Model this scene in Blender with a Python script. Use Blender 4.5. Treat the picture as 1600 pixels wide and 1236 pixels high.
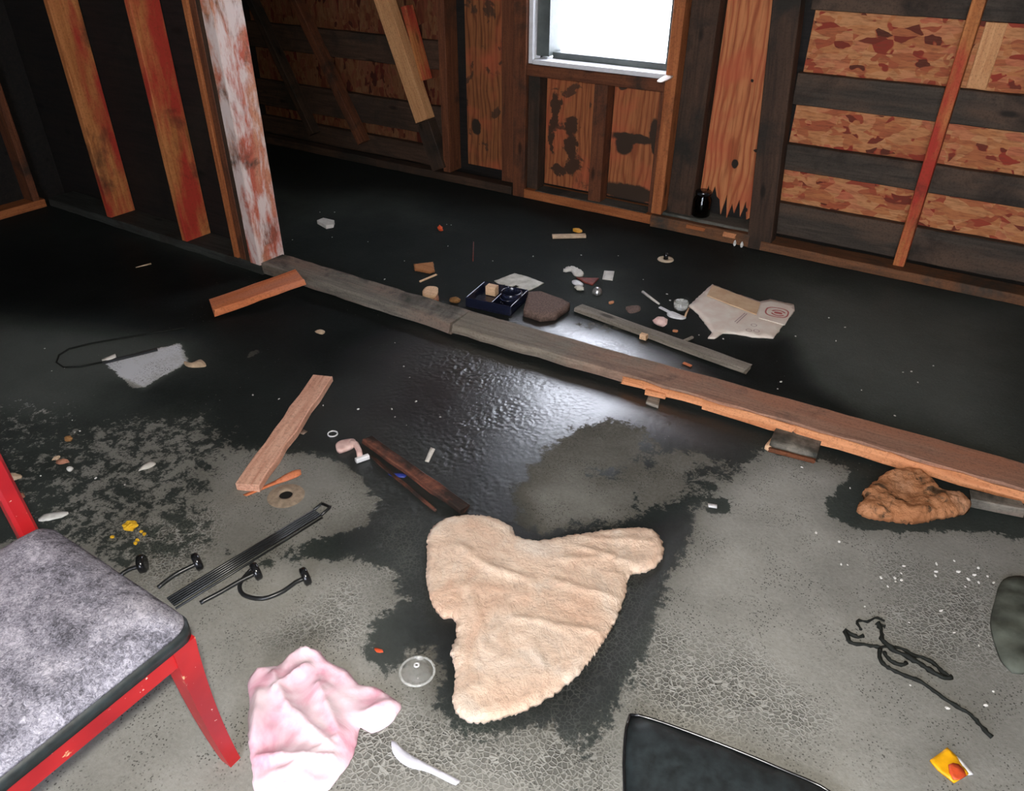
import bpy, bmesh, math, random
import numpy as np
from mathutils import Vector, Matrix, noise as mnoise
from mathutils.geometry import delaunay_2d_cdt

for o in list(bpy.data.objects): bpy.data.objects.remove(o, do_unlink=True)
S = bpy.context.scene
COL = S.collection
R = random.Random(7)

# ------------------------------------------------------------------ camera
CAM_H = 1.4; FPX = 1190.0; CX, CY = 786.0, 627.0
PITCH = math.radians(33.3); YAW = math.radians(33.2)
cam = bpy.data.cameras.new('camera'); camo = bpy.data.objects.new('camera', cam); COL.objects.link(camo)
camo.location = (0, 0, CAM_H); camo.rotation_euler = (math.pi/2 - PITCH, 0, YAW)
cam.sensor_width = 36; cam.lens = FPX/1600*36
cam.shift_x = (800-CX)/1600; cam.shift_y = (CY-618)/1600
cam.clip_start = 0.02; cam.clip_end = 200
S.camera = camo
# ------------------------------------------------------------------ world: white overcast sky
W = bpy.data.worlds.new('overcast_sky'); S.world = W; W.use_nodes = True
bg = W.node_tree.nodes['Background']; bg.inputs[0].default_value = (0.84, 0.88, 1.0, 1); bg.inputs[1].default_value = 13.0
# flash of the camera
fl = bpy.data.lights.new('camera_flash', 'AREA'); fl.shape = 'DISK'; fl.size = 0.07; fl.energy = 48; fl.color = (1.0, .95, .86)
flo = bpy.data.objects.new('camera_flash', fl); COL.objects.link(flo)
flo.location = (0.03, -0.02, CAM_H+.13); flo.rotation_euler = (math.pi/2 - PITCH - .03, 0, YAW)
S.view_settings.view_transform = 'Standard'; S.view_settings.look = 'None'
S.view_settings.gamma = 1; S.view_settings.use_curve_mapping = False
S.view_settings.exposure = 0.0

# ------------------------------------------------------------------ measuring helpers (photo pixel -> point of the place)
_fh = Vector((-math.sin(YAW), math.cos(YAW), 0)); _r = Vector((math.cos(YAW), math.sin(YAW), 0))
_f = _fh*math.cos(PITCH) - Vector((0, 0, 1))*math.sin(PITCH); _u = _fh*math.sin(PITCH) + Vector((0, 0, 1))*math.cos(PITCH)
def _ray(x, y): return _f + _r*((x-CX)/FPX) - _u*((y-CY)/FPX)
def F(x, y, z=0.0):
    d = _ray(x, y); t = (z-CAM_H)/d.z
    return Vector((d.x*t, d.y*t, z))
def F2(x, y, z=0.0):
    p = F(x, y, z); return (p.x, p.y)

# ------------------------------------------------------------------ object helpers
def wm(o):
    m = o.matrix_basis.copy()
    return m if o.parent is None else wm(o.parent) @ o.matrix_parent_inverse @ m
def setparent(o, p):
    o.parent = p; o.matrix_parent_inverse = wm(p).inverted()
def tag(o, label=None, cat=None, group=None, kind=None):
    if label: o['label'] = label
    if cat: o['category'] = cat
    if group: o['group'] = group
    if kind: o['kind'] = kind
    return o
def thing(name, label, cat, loc=(0, 0, 0), group=None):
    o = bpy.data.objects.new(name, None); COL.objects.link(o); o.location = loc; o.empty_display_size = .05
    return tag(o, label, cat, group)
def mk(name, verts, faces, mat, parent=None, smooth=False, loc=None, M=None):
    me = bpy.data.meshes.new(name); me.from_pydata([tuple(v) for v in verts], [], faces); me.update()
    if smooth:
        me.polygons.foreach_set('use_smooth', [True]*len(me.polygons))
    if mat: me.materials.append(mat)
    o = bpy.data.objects.new(name, me); COL.objects.link(o)
    if M is not None: o.matrix_basis = M
    elif loc is not None: o.location = loc
    if parent is not None: setparent(o, parent)
    return o
def plank_mesh(L, w, t, b=.003, jit=0, jag=0, seed=0, taper=1.0):
    rr = random.Random(seed); n = max(2, int(L/.06))
    hw, ht = w/2, t/2; b = min(b, hw*.45, ht*.45)
    cs = [(-hw+b, -ht), (hw-b, -ht), (hw, -ht+b), (hw, ht-b), (hw-b, ht), (-hw+b, ht), (-hw, ht-b), (-hw, -ht+b)]
    V, Fc = [], []
    for i in range(n+1):
        x = -L/2 + L*i/n; k = 1+(taper-1)*i/n
        j1, j2 = rr.uniform(-jit, jit), rr.uniform(-jit, jit)
        for (y, z) in cs:
            e = rr.uniform(-jag, jag) if i in (0, n) else 0
            V.append((x+e, y*k + (j1 if y > 0 else j2), z + rr.uniform(-jit, jit)*.15))
    for i in range(n):
        for k in range(8):
            a = i*8+k; c = i*8+(k+1) % 8
            Fc.append((a, a+8, c+8, c))
    Fc.append(tuple(range(8))); Fc.append(tuple(reversed([n*8+k for k in range(8)])))
    Fc = [tuple(reversed(q)) for q in Fc]
    return V, Fc
def plank(name, p0, p1, w, t, up, mat, parent=None, **k):
    """board whose long axis runs p0 -> p1 (centre line), w across, t along 'up'"""
    p0, p1 = Vector(p0), Vector(p1); X = (p1-p0); L = X.length; X.normalize()
    up = Vector(up); Z = (up - X*up.dot(X)).normalized(); Y = Z.cross(X)
    V, Fc = plank_mesh(L, w, t, **k); c = (p0+p1)/2
    M = Matrix(((X.x, Y.x, Z.x, c.x), (X.y, Y.y, Z.y, c.y), (X.z, Y.z, Z.z, c.z), (0, 0, 0, 1)))
    return mk(name, V, Fc, mat, parent, M=M)
def beam(name, x0, x1, y0, y1, z0, z1, mat, parent=None, **k):
    lo, hi = (x0, y0, z0), (x1, y1, z1); c = [(a+b_)/2 for a, b_ in zip(lo, hi)]; s = [abs(b_-a) for a, b_ in zip(lo, hi)]
    od = sorted(range(3), key=lambda i: -s[i]); a, th = od[0], od[2]
    p0 = list(c); p1 = list(c); p0[a] = lo[a]; p1[a] = hi[a]
    up = [0, 0, 0]; up[th] = -1 if th == 1 else 1
    return plank(name, p0, p1, s[od[1]], s[th], up, mat, parent, **k)
def resample(pts, step, jit=0, rr=R, smooth=True, closed=True):
    P = [Vector((p[0], p[1])) for p in pts]; n = len(P); out = []
    for i in range(n if closed else n-1):
        p0, p1, p2, p3 = (P[(i-1) % n] if closed or i else P[0]), P[i], P[(i+1) % n], (P[(i+2) % n] if closed or i < n-2 else P[-1])
        m = max(1, int((p2-p1).length/step))
        for j in range(m):
            t = j/m
            q = (0.5*((2*p1)+(p2-p0)*t+(2*p0-5*p1+4*p2-p3)*t*t+(3*p1-p0-3*p2+p3)*t**3)) if smooth else p1.lerp(p2, t)
            out.append(Vector((q.x+rr.uniform(-jit, jit), q.y+rr.uniform(-jit, jit))))
    if not closed: out.append(P[-1])
    return out
def segdist(p, a, b):
    ab = b-a; l = ab.length_squared
    t = 0 if l == 0 else max(0, min(1, (p-a).dot(ab)/l))
    return (p-(a+ab*t)).length
def inside(p, poly):
    c = False; j = len(poly)-1
    for i in range(len(poly)):
        a, b = poly[i], poly[j]
        if (a.y > p.y) != (b.y > p.y) and p.x < (b.x-a.x)*(p.y-a.y)/(b.y-a.y)+a.x: c = not c
        j = i
    return c
def slab(name, outline, zfn, mat, parent=None, step=.02, jit=0, smooth_outline=True, bottom=0.001, smooth=True, grid=None):
    """lump lying on the floor with its own outline; zfn(x, y, distance to edge) gives the top"""
    rr = random.Random(len(outline)*13+int(abs(outline[0][0])*1000))
    B = resample(outline, step, jit, rr, smooth_outline)
    g = grid or step
    xs = [p.x for p in B]; ys = [p.y for p in B]; I = []
    y = min(ys); row = 0
    while y < max(ys):
        x = min(xs) + (g/2 if row % 2 else 0)
        while x < max(xs):
            p = Vector((x+rr.uniform(-.2, .2)*g, y+rr.uniform(-.2, .2)*g))
            if inside(p, B) and min(segdist(p, B[i-1], B[i]) for i in range(len(B))) > g*.45: I.append(p)
            x += g
        y += g*.87; row += 1
    n = len(B)
    vv, ee, ff, *_ = delaunay_2d_cdt(B+I, [(i, (i+1) % n) for i in range(n)], [], 1, 1e-6)
    c = sum(B, Vector((0, 0)))/n
    D = [min(segdist(p, B[i-1], B[i]) for i in range(n)) for p in vv]
    V = [(p.x-c.x, p.y-c.y, max(zfn(p.x, p.y, d), bottom+.0004)) for p, d in zip(vv, D)]
    N = len(V)
    V += [(p.x-c.x, p.y-c.y, bottom) for p in vv]
    Fc = []; from collections import Counter
    cnt = Counter()
    for f in ff:
        a = [vv[i] for i in f]; ar = sum(a[i-1].x*a[i].y-a[i].x*a[i-1].y for i in range(len(a)))
        f = list(f) if ar > 0 else list(reversed(f))
        Fc.append(tuple(f)); Fc.append(tuple(i+N for i in reversed(f)))
        for i in range(len(f)): cnt[(f[i-1], f[i])] += 1
    for (a, b) in list(cnt):
        if (b, a) not in cnt: Fc.append((b, a, a+N, b+N))
    return mk(name, V, Fc, mat, parent, smooth, loc=(c.x, c.y, 0))
def tube(name, pts, rad, mat, parent=None, n=8, smooth=True, jit=0, caps=True):
    P = [Vector(p) for p in pts]; V, Fc = [], []; c = P[0].copy()
    up = Vector((0, 0, 1))
    for i, p in enumerate(P):
        T = (P[min(i+1, len(P)-1)]-P[max(i-1, 0)]).normalized()
        A = T.cross(up)
        if A.length < .05: A = T.cross(Vector((1, 0, 0)))
        A.normalize(); Bv = A.cross(T)
        r = rad[i] if isinstance(rad, (list, tuple)) else rad
        for k in range(n):
            th = 2*math.pi*k/n; q = r*(1+R.uniform(-jit, jit))
            V.append(p - c + A*math.cos(th)*q + Bv*math.sin(th)*q)
    for i in range(len(P)-1):
        for k in range(n):
            a = i*n+k; b = i*n+(k+1) % n
            Fc.append((a, b, b+n, a+n))
    if caps: Fc.append(tuple(reversed(range(n)))); Fc.append(tuple((len(P)-1)*n+k for k in range(n)))
    return mk(name, V, Fc, mat, parent, smooth, loc=c)
def lathe(name, prof, mat, parent=None, loc=(0, 0, 0), n=32, smooth=True, rot=None, closed=False):
    V, Fc = [], []; m = len(prof)
    for k in range(n):
        th = 2*math.pi*k/n
        for (r, z) in prof: V.append((r*math.cos(th), r*math.sin(th), z))
    for k in range(n):
        k2 = (k+1) % n
        for i in range(m if closed else m-1):
            i2 = (i+1) % m
            Fc.append((k*m+i, k2*m+i, k2*m+i2, k*m+i2))
    M = Matrix.Translation(loc) @ (rot.to_4x4() if rot else Matrix())
    o = mk(name, V, Fc, mat, parent, smooth, M=M)
    bm = bmesh.new(); bm.from_mesh(o.data); bmesh.ops.remove_doubles(bm, verts=bm.verts, dist=1e-6); bmesh.ops.recalc_face_normals(bm, faces=bm.faces); bm.to_mesh(o.data); bm.free()
    return o
def rock(name, sx, sy, sz, mat, loc, parent=None, seed=0, rough=.35, rotz=0, sub=2, smooth=False):
    bm = bmesh.new(); bmesh.ops.create_icosphere(bm, subdivisions=sub, radius=1)
    for v in bm.verts:
        d = v.co.normalized(); q = 1+rough*mnoise.noise(d*1.7+Vector((seed*3.1, seed, 0)))
        v.co = Vector((d.x*q*sx/2, d.y*q*sy/2, max(-.9, d.z*q)*sz/2))
    zmin = min(v.co.z for v in bm.verts)
    for v in bm.verts: v.co.z -= zmin
    me = bpy.data.meshes.new(name); bm.to_mesh(me); bm.free(); me.materials.append(mat)
    if smooth: me.polygons.foreach_set('use_smooth', [True]*len(me.polygons))
    o = bpy.data.objects.new(name, me); COL.objects.link(o); o.location = loc; o.rotation_euler = (0, 0, rotz)
    if parent: setparent(o, parent)
    return o

# ------------------------------------------------------------------ materials
class NT:
    def __init__(s, name):
        s.m = bpy.data.materials.new(name); s.m.use_nodes = True; s.t = s.m.node_tree
        s.b = s.t.nodes['Principled BSDF']; s.out = s.t.nodes['Material Output']
    def n(s, typ, **kw):
        nd = s.t.nodes.new(typ)
        for k, v in kw.items(): setattr(nd, k, v)
        return nd
    def l(s, a, b): s.t.links.new(a, b)
    def sock(s, inp, v):
        if hasattr(v, 'is_linked') or hasattr(v, 'links'): s.l(v, inp)
        else: inp.default_value = v
    def coord(s, scale=(1, 1, 1), rnd=True, rot=(0, 0, 0), kind='Object'):
        tc = s.n('ShaderNodeTexCoord'); mp = s.n('ShaderNodeMapping'); mp.inputs['Scale'].default_value = scale; mp.inputs['Rotation'].default_value = rot
        src = tc.outputs[kind]
        if rnd:
            oi = s.n('ShaderNodeObjectInfo'); mu = s.math('MULTIPLY', oi.outputs['Random'], 37.0)
            ad = s.n('ShaderNodeVectorMath', operation='ADD'); s.l(src, ad.inputs[0]); s.l(mu, ad.inputs[1]); src = ad.outputs[0]
        s.l(src, mp.inputs[0]); return mp.outputs[0]
    def noise(s, co, scale, det=4, rough=.55, dist=0, out='Fac'):
        nd = s.n('ShaderNodeTexNoise'); s.l(co, nd.inputs['Vector']); nd.inputs['Scale'].default_value = scale
        nd.inputs['Detail'].default_value = det; nd.inputs['Roughness'].default_value = rough; nd.inputs['Distortion'].default_value = dist
        return nd.outputs[out]
    def voro(s, co, scale, feature='F1', out='Distance', rnd=1):
        nd = s.n('ShaderNodeTexVoronoi', feature=feature); s.l(co, nd.inputs['Vector']); nd.inputs['Scale'].default_value = scale; nd.inputs['Randomness'].default_value = rnd
        return nd.outputs[out]
    def ramp(s, fac, stops, interp='LINEAR'):
        nd = s.n('ShaderNodeValToRGB'); s.l(fac, nd.inputs[0]); cr = nd.color_ramp; cr.interpolation = interp
        while len(cr.elements) < len(stops): cr.elements.new(.5)
        for e, (p, c) in zip(cr.elements, stops):
            e.position = p; e.color = (c if len(c) == 4 else (*c, 1)) if isinstance(c, (tuple, list)) else (c, c, c, 1)
        return nd.outputs[0]
    def math(s, op, a, b=None, c=None):
        nd = s.n('ShaderNodeMath', operation=op); s.sock(nd.inputs[0], a)
        if b is not None: s.sock(nd.inputs[1], b)
        if c is not None: s.sock(nd.inputs[2], c)
        return nd.outputs[0]
    def mix(s, fac, a, b, blend='MIX'):
        nd = s.n('ShaderNodeMix', data_type='RGBA', blend_type=blend); s.sock(nd.inputs[0], fac)
        for i, v in ((6, a), (7, b)):
            if isinstance(v, tuple): nd.inputs[i].default_value = (*v, 1) if len(v) == 3 else v
            else: s.l(v, nd.inputs[i])
        return nd.outputs[2]
    def bump(s, h, strength=.3, dist=.01, prev=None):
        nd = s.n('ShaderNodeBump'); s.l(h, nd.inputs['Height']); s.sock(nd.inputs['Strength'], strength); nd.inputs['Distance'].default_value = dist
        if prev is not None: s.l(prev, nd.inputs['Normal'])
        return nd.outputs[0]
    def fin(s, col=None, rough=.7, normal=None, spec=None, **kw):
        if col is not None: s.sock(s.b.inputs['Base Color'], col if not (isinstance(col, tuple) and len(col) == 3) else (*col, 1))
        s.sock(s.b.inputs['Roughness'], rough)
        if normal is not None: s.l(normal, s.b.inputs['Normal'])
        if spec is not None: s.sock(s.b.inputs['Specular IOR Level'], spec)
        for k, v in kw.items(): s.b.inputs[k].default_value = v
        return s.m
def wood(name, c1, c2, stain=(.02, .016, .012), amount=.3, stain_scale=3.0, second=None, paint=None, pamount=.5, rough=.75, grain=1.0, psoft=.04, grade=None):
    s = NT(name); co = s.coord(); g = s.coord((1.1, 16, 16))
    n1 = s.noise(g, 3.2*grain, 7, .62, .8); col = s.ramp(n1, [(.32, c1), (.68, c2)])
    if second:
        n = s.noise(s.coord((.8, 3.2, 3.2)), 2.6, 5, .6); col = s.mix(s.ramp(n, [(.44, 0.), (.6, .95)]), col, second)
    n2 = s.noise(co, stain_scale, 6, .65, .4); k = s.ramp(n2, [(.72-amount*.55, 0.), (.86-amount*.5, 1.)]); col = s.mix(k, col, stain)
    if grade:
        sx = s.n('ShaderNodeSeparateXYZ'); s.l(s.coord(rnd=False), sx.inputs[0]); gx = s.math('MULTIPLY_ADD', s.math('SUBTRACT', n2, .5), 1.6, sx.outputs[0])
        col = s.mix(s.ramp(s.math('MULTIPLY_ADD', gx, .5, .5), [(.14, .9), (.46, 0.)]), col, s.ramp(n1, [(.3, grade), (.7, tuple(x*2 for x in grade))]))
    kn = s.voro(s.coord((3.2, 9, 9)), 1.0); col = s.mix(s.ramp(kn, [(.07, .85), (.15, 0.)]), col, tuple(x*.25 for x in c1))
    fine = s.noise(co, 120, 3, .7); col = s.mix(s.ramp(fine, [(.35, .35), (.5, 0.)]), col, tuple(x*.35 for x in c1))
    if paint:
        n3 = s.noise(s.coord((1.6, 5, 5)), 2.8, 7, .68, .3); k3 = s.ramp(n3, [(.62-pamount*.3, 0.), (.62+psoft-pamount*.3, 1.)]); col = s.mix(s.math('MULTIPLY', k3, .92), col, paint)
    nb = s.bump(n1, .35, .004)
    return s.fin(col, rough, s.bump(fine, .25, .002, nb), spec=.25)
def plain(name, c, rough=.6, var=.25, scale=30, bump=.15, spec=.4, metal=0, c2=None, trans=0, dist=.003):
    s = NT(name); co = s.coord(); n = s.noise(co, scale, 5, .6)
    a = c2 or tuple(x*(1-var) for x in c); col = s.ramp(n, [(.35, a), (.65, c)])
    return s.fin(col, rough, s.bump(n, bump, dist), spec=spec, Metallic=metal, **({'Transmission Weight': trans} if trans else {}))

M = {}
M['stud_red'] = wood('red_stained_stud', (.34, .11, .03), (.56, .22, .075), second=(.38, .03, .02), amount=.25)
M['stud_orange'] = wood('orange_stud', (.24, .07, .022), (.42, .145, .05), amount=.28)
M['stud_tan'] = wood('tan_stud', (.45, .20, .08), (.66, .36, .17), amount=.15)
M['stud_brown'] = wood('brown_stud', (.075, .025, .012), (.165, .056, .023), amount=.35)
M['stud_dark'] = wood('dark_stud', (.030, .018, .012), (.075, .040, .024), amount=.45)
M['rail_dark'] = wood('dark_girt', (.028, .022, .017), (.066, .050, .037), stain=(.016, .011, .008), amount=.4, second=(.085, .052, .034))
M['plate_brown'] = wood('brown_sill', (.10, .045, .022), (.19, .08, .035), stain=(.03, .035, .03), amount=.45)
M['plate_dusty'] = wood('dusty_sill', (.07, .065, .055), (.15, .14, .12), stain=(.035, .04, .035), amount=.4)
M['post_paint'] = wood('peeling_white_paint', (.40, .16, .09), (.58, .28, .17), second=(.45, .10, .06), stain=(.05, .04, .03), amount=.36, stain_scale=6, paint=(.66, .56, .53), pamount=.62, psoft=.14)
M['plank_grey'] = wood('weathered_grey_plank', (.10, .09, .075), (.22, .195, .165), stain=(.025, .028, .024), amount=.42, stain_scale=5, second=(.20, .14, .11))
M['plank_pale'] = wood('weathered_reddish_plank', (.20, .105, .07), (.36, .20, .14), stain=(.07, .06, .05), amount=.3, stain_scale=4, second=(.34, .15, .09), grade=(.11, .10, .08))
M['plank_edge'] = wood('split_orange_wood', (.42, .15, .06), (.68, .31, .15), amount=.12)
M['plank_orange'] = wood('bright_orange_board', (.50, .13, .05), (.72, .25, .10), second=(.55, .20, .12), stain=(.16, .13, .11), amount=.2)
M['plank_pink'] = wood('pinkish_pine_board', (.52, .25, .17), (.76, .46, .34), amount=.08)
M['plank_red'] = wood('wet_red_lath', (.10, .032, .02), (.26, .095, .06), stain=(.02, .014, .011), amount=.6, stain_scale=7)
M['lath_grey'] = wood('grey_lath', (.15, .13, .105), (.30, .265, .225), amount=.16)
M['wood_fresh'] = wood('fresh_broken_wood', (.55, .32, .18), (.80, .55, .36), amount=.06)
M['wood_brown'] = wood('brown_wood_scrap', (.26, .10, .035), (.46, .21, .09), amount=.2)

def osb(name, dark=1.0):
    s = NT(name); cols = []
    d = s.noise(s.coord(), 6, 3, .5, out='Color')
    for ang, sc in ((.3, (9, 30, 6)), (-.4, (11, 36, 6)), (.75, (12, 34, 6))):
        co = s.coord(sc, rot=(0, 0, ang)); ad = s.n('ShaderNodeVectorMath', operation='ADD'); s.l(co, ad.inputs[0])
        mu = s.n('ShaderNodeVectorMath', operation='SCALE'); s.l(d, mu.inputs[0]); mu.inputs['Scale'].default_value = 1.6; s.l(mu.outputs[0], ad.inputs[1])
        v = s.voro(ad.outputs[0], 1.0, out='Color'); cols.append(s.math('ADD', s.n_sep(v), 0))
    pick = s.noise(s.coord(), 9, 2); pick2 = s.noise(s.coord((1, 1, 1), rot=(.4, .2, 1)), 12, 2)
    a = s.mixf(s.ramp(pick, [(.47, 0.), (.50, 1.)]), cols[0], cols[1]); a = s.mixf(s.ramp(pick2, [(.54, 0.), (.57, 1.)]), a, cols[2])
    k = dark
    col = s.ramp(a, [(0, (.09*k, .025*k, .014*k)), (.10, (.34*k, .045*k, .025*k)), (.22, (.42*k, .12*k, .05*k)), (.45, (.52*k, .20*k, .075*k)), (.75, (.60*k, .28*k, .12*k)), (1, (.54*k, .15*k, .075*k))])
    g = s.noise(s.coord((6, 40, 10)), 4, 5, .6); col = s.mix(s.ramp(g, [(.35, .5), (.55, 0.)]), col, (.16*k, .05*k, .025*k))
    return s.fin(col, .75, s.bump(a, .3, .003), spec=.2)
def _sep(s, c):
    nd = s.n('ShaderNodeSeparateColor'); s.l(c, nd.inputs[0]); return nd.outputs[0]
def _mixf(s, f, a, b):
    nd = s.n('ShaderNodeMix', data_type='FLOAT'); s.l(f, nd.inputs[0]); s.l(a, nd.inputs[2]); s.l(b, nd.inputs[3]); return nd.outputs[0]
NT.n_sep = _sep; NT.mixf = _mixf
M['osb'] = osb('strand_board', .82); M['osb_shaded'] = osb('shaded_strand_board', .25)  # second copy: same board with the far-left shade put into its colour
def ply(name, c1, c2, c3, knots=(), knotcol=(.02, .014, .01), blot=0.0, k=1.0, wob=.04):
    s = NT(name); co = s.coord(rnd=False)
    w = s.n('ShaderNodeTexWave', wave_type='BANDS', bands_direction='Y'); mp = s.coord((.55, 2.2, 2.2), rnd=False); s.l(mp, w.inputs['Vector'])
    w.inputs['Scale'].default_value = 4.2; w.inputs['Distortion'].default_value = 16; w.inputs['Detail'].default_value = 2; w.inputs['Detail Scale'].default_value = .7
    n = s.noise(s.coord((2, 26, 26)), 3, 6, .6)
    col = s.ramp(w.outputs[0], [(.0, c1), (.25, c2), (1, tuple((a+b)/2 for a, b in zip(c2, c3)))]); col = s.mix(s.ramp(n, [(.34, .55), (.55, 0.)]), col, tuple(x*.5 for x in c1))
    red = s.noise(co, 4, 3); col = s.mix(s.ramp(red, [(.5, 0.), (.68, .6)]), col, (.42*k, .085*k, .04*k))
    if blot: b = s.noise(co, 7, 5, .6, .5); col = s.mix(s.ramp(b, [(.66-blot*.3, 0.), (.70-blot*.3, .85)]), col, (.05, .028, .018))
    dn = s.noise(co, 14, 4, .6, out='Color'); sb = s.n('ShaderNodeVectorMath', operation='SUBTRACT'); s.l(dn, sb.inputs[0]); sb.inputs[1].default_value = (.5, .5, .5)
    scl = s.n('ShaderNodeVectorMath', operation='SCALE'); s.l(sb.outputs[0], scl.inputs[0]); scl.inputs['Scale'].default_value = wob
    ad = s.n('ShaderNodeVectorMath', operation='ADD'); s.l(co, ad.inputs[0]); s.l(scl.outputs[0], ad.inputs[1])
    for (kx, ky, rx, ry) in knots:
        mpn = s.n('ShaderNodeMapping', vector_type='TEXTURE'); s.l(ad.outputs[0], mpn.inputs[0])
        mpn.inputs['Location'].default_value = (kx, ky, 0); mpn.inputs['Scale'].default_value = (rx, ry, 1e3)
        ln = s.n('ShaderNodeVectorMath', operation='LENGTH'); s.l(mpn.outputs[0], ln.inputs[0])
        col = s.mix(s.ramp(ln.outputs['Value'], [(.8, 1.), (1., 0.)]), col, knotcol)
    return s.fin(col, .7, s.bump(n, .25, .003), spec=.2)

# floor: concrete slab with damp black stains, pitted skin
def floor_mat():
    s = NT('damp_stained_concrete'); co = s.coord(rnd=False)
    def at(nm):
        a = s.n('ShaderNodeAttribute'); a.attribute_name = nm; return a.outputs['Fac']
    dry, tone, gloss, pit = at('dry'), at('tone'), at('gloss'), at('pit')
    n1 = s.noise(co, 24, 10, .74, .3); n2 = s.noise(co, 110, 5, .7); n3 = s.noise(co, 5.5, 5, .6)
    dd = s.math('MULTIPLY_ADD', s.math('SUBTRACT', n1, .5), 2.0, dry)
    dd = s.math('MULTIPLY_ADD', s.math('SUBTRACT', n2, .5), .6, dd)
    mask = s.ramp(dd, [(.43, 0.), (.57, 1.)])
    t2 = s.math('MULTIPLY_ADD', s.math('SUBTRACT', n3, .5), .35, tone); t2 = s.math('MULTIPLY_ADD', s.math('SUBTRACT', n2, .5), .28, t2)
    dryc = s.ramp(t2, [(.0, (.035, .036, .032)), (.3, (.085, .082, .07)), (.6, (.20, .198, .18)), (.85, (.34, .335, .31)), (1, (.64, .65, .68))])
    wetc = s.ramp(t2, [(.0, (.004, .0055, .0055)), (.35, (.015, .019, .018)), (.7, (.045, .053, .048)), (1, (.085, .095, .088))])
    # honeycomb skin
    wob = s.noise(co, 30, 2, out='Color'); sc = s.n('ShaderNodeVectorMath', operation='SCALE'); s.l(wob, sc.inputs[0]); sc.inputs['Scale'].default_value = .012
    ad = s.n('ShaderNodeVectorMath', operation='ADD'); s.l(co, ad.inputs[0]); s.l(sc.outputs[0], ad.inputs[1])
    flat = s.n('ShaderNodeVectorMath', operation='MULTIPLY'); s.l(ad.outputs[0], flat.inputs[0]); flat.inputs[1].default_value = (1, 1, 0)
    ve = s.voro(flat.outputs[0], 95, 'DISTANCE_TO_EDGE'); cell = s.ramp(ve, [(.03, 0.), (.16, 1.)])
    pm = s.math('MULTIPLY', pit, s.ramp(n3, [(.4, .35), (.6, 1.)]))
    dryc = s.mix(s.math('MULTIPLY', s.math('MULTIPLY', cell, pm), .75), dryc, (.055, .055, .05))
    rim = s.math('MULTIPLY', s.math('SUBTRACT', 1.0, cell), pm); dryc = s.mix(s.math('MULTIPLY', rim, .45), dryc, (.46, .46, .43))
    wetc = s.mix(s.math('MULTIPLY', s.ramp(ve, [(.02, 1.), (.10, 0.)]), s.math('MULTIPLY', pm, .4)), wetc, (.16, .17, .15))
    # small open pores
    vp = s.voro(flat.outputs[0], 150, 'F1'); pn = s.ramp(s.noise(co, 9, 3), [(.42, 0.), (.58, 1.)])
    pore = s.math('MULTIPLY', s.ramp(vp, [(.20, 1.), (.32, 0.)]), s.math('MULTIPLY', pn, .75))
    dryc = s.mix(pore, dryc, (.022, .022, .02))
    vs = s.voro(flat.outputs[0], 42, 'F1'); grit = s.ramp(vs, [(.045, .8), (.08, 0.)]); gm = s.ramp(s.noise(co, 3.3, 2), [(.5, 0.), (.62, 1.)])
    col = s.mix(mask, wetc, dryc)
    col = s.mix(s.math('MULTIPLY', grit, s.math('MULTIPLY', gm, .5)), col, (.34, .34, .32))
    rw = s.math('MULTIPLY_ADD', gloss, -.56, .86)
    rgh = s.mixf(s.math('ADD', mask, 0), rw, s.math('ADD', .9, 0))
    spec = s.mixf(s.math('ADD', mask, 0), s.math('MULTIPLY_ADD', gloss, .95, .05), s.math('ADD', .12, 0))
    peb = s.voro(flat.outputs[0], 72, 'SMOOTH_F1'); s.l(s.math('MULTIPLY', s.math('MULTIPLY', gloss, .9), s.math('SUBTRACT', 1.0, mask)), s.b.inputs['Coat Weight']); s.b.inputs['Coat Roughness'].default_value = .28
    soft = s.math('MULTIPLY_ADD', gloss, -.55, 1.0); b1 = s.bump(n2, s.math('MULTIPLY', soft, .35), .004); b2 = s.bump(cell, s.math('MULTIPLY', s.math('MULTIPLY', pm, mask), .9), .004, b1)
    b2.node.invert = True
    b3 = s.bump(peb, s.math('MULTIPLY', s.math('MULTIPLY', gloss, s.ramp(n3, [(.40, .15), (.60, 1.)])), .5), .008, b2); b4 = s.bump(n1, s.math('MULTIPLY', soft, .25), .01, b3)
    return s.fin(col, rgh, b4, spec=spec)
M['floor'] = floor_mat()
M['dark_sheath'] = wood('blackened_boards', (.006, .006, .006), (.016, .012, .010), amount=.3)
M['ceil'] = wood('dark_roof_boards', (.05, .035, .025), (.11, .075, .05), amount=.3)
M['vinyl'] = plain('white_window_vinyl', (.72, .72, .74), .4, .15)
M['vinyl_dark'] = plain('dark_window_jamb', (.10, .115, .11), .5, .4, 12)
M['tape'] = plain('pale_house_wrap', (.70, .58, .50), .6)
M['black_metal'] = plain('black_painted_metal', (.018, .020, .022), .32, .3, 60, .1, .6)
M['black_plastic'] = plain('glossy_black_plastic', (.012, .013, .015), .18, .3, 40, .03, .6)
M['blue_plastic'] = plain('blue_black_plastic', (.012, .015, .035), .22, .3, 40, .05, .7)
M['white_plastic'] = plain('white_plastic', (.70, .70, .72), .4, .12, 40, .1)
M['paper_white'] = plain('off_white_paper', (.66, .63, .58), .7, .2, 30)
M['paper_cream'] = plain('cream_card', (.62, .50, .36), .75, .2, 40)
M['chip'] = plain('pale_plaster', (.70, .69, .66), .7, .25, 60)
M['card'] = plain('wet_white_cardboard', (.80, .74, .66), .8, .2, 18, .3, .2, c2=(.72, .60, .52))
M['card_tan'] = plain('tan_cardboard', (.68, .50, .33), .8, .2, 22, .2, .2, c2=(.58, .38, .24))
M['print_red'] = plain('red_print', (.58, .16, .15), .8, .3, 90)
M['print_mauve'] = plain('faint_mauve_print', (.46, .34, .33), .8, .2, 90)
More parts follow.
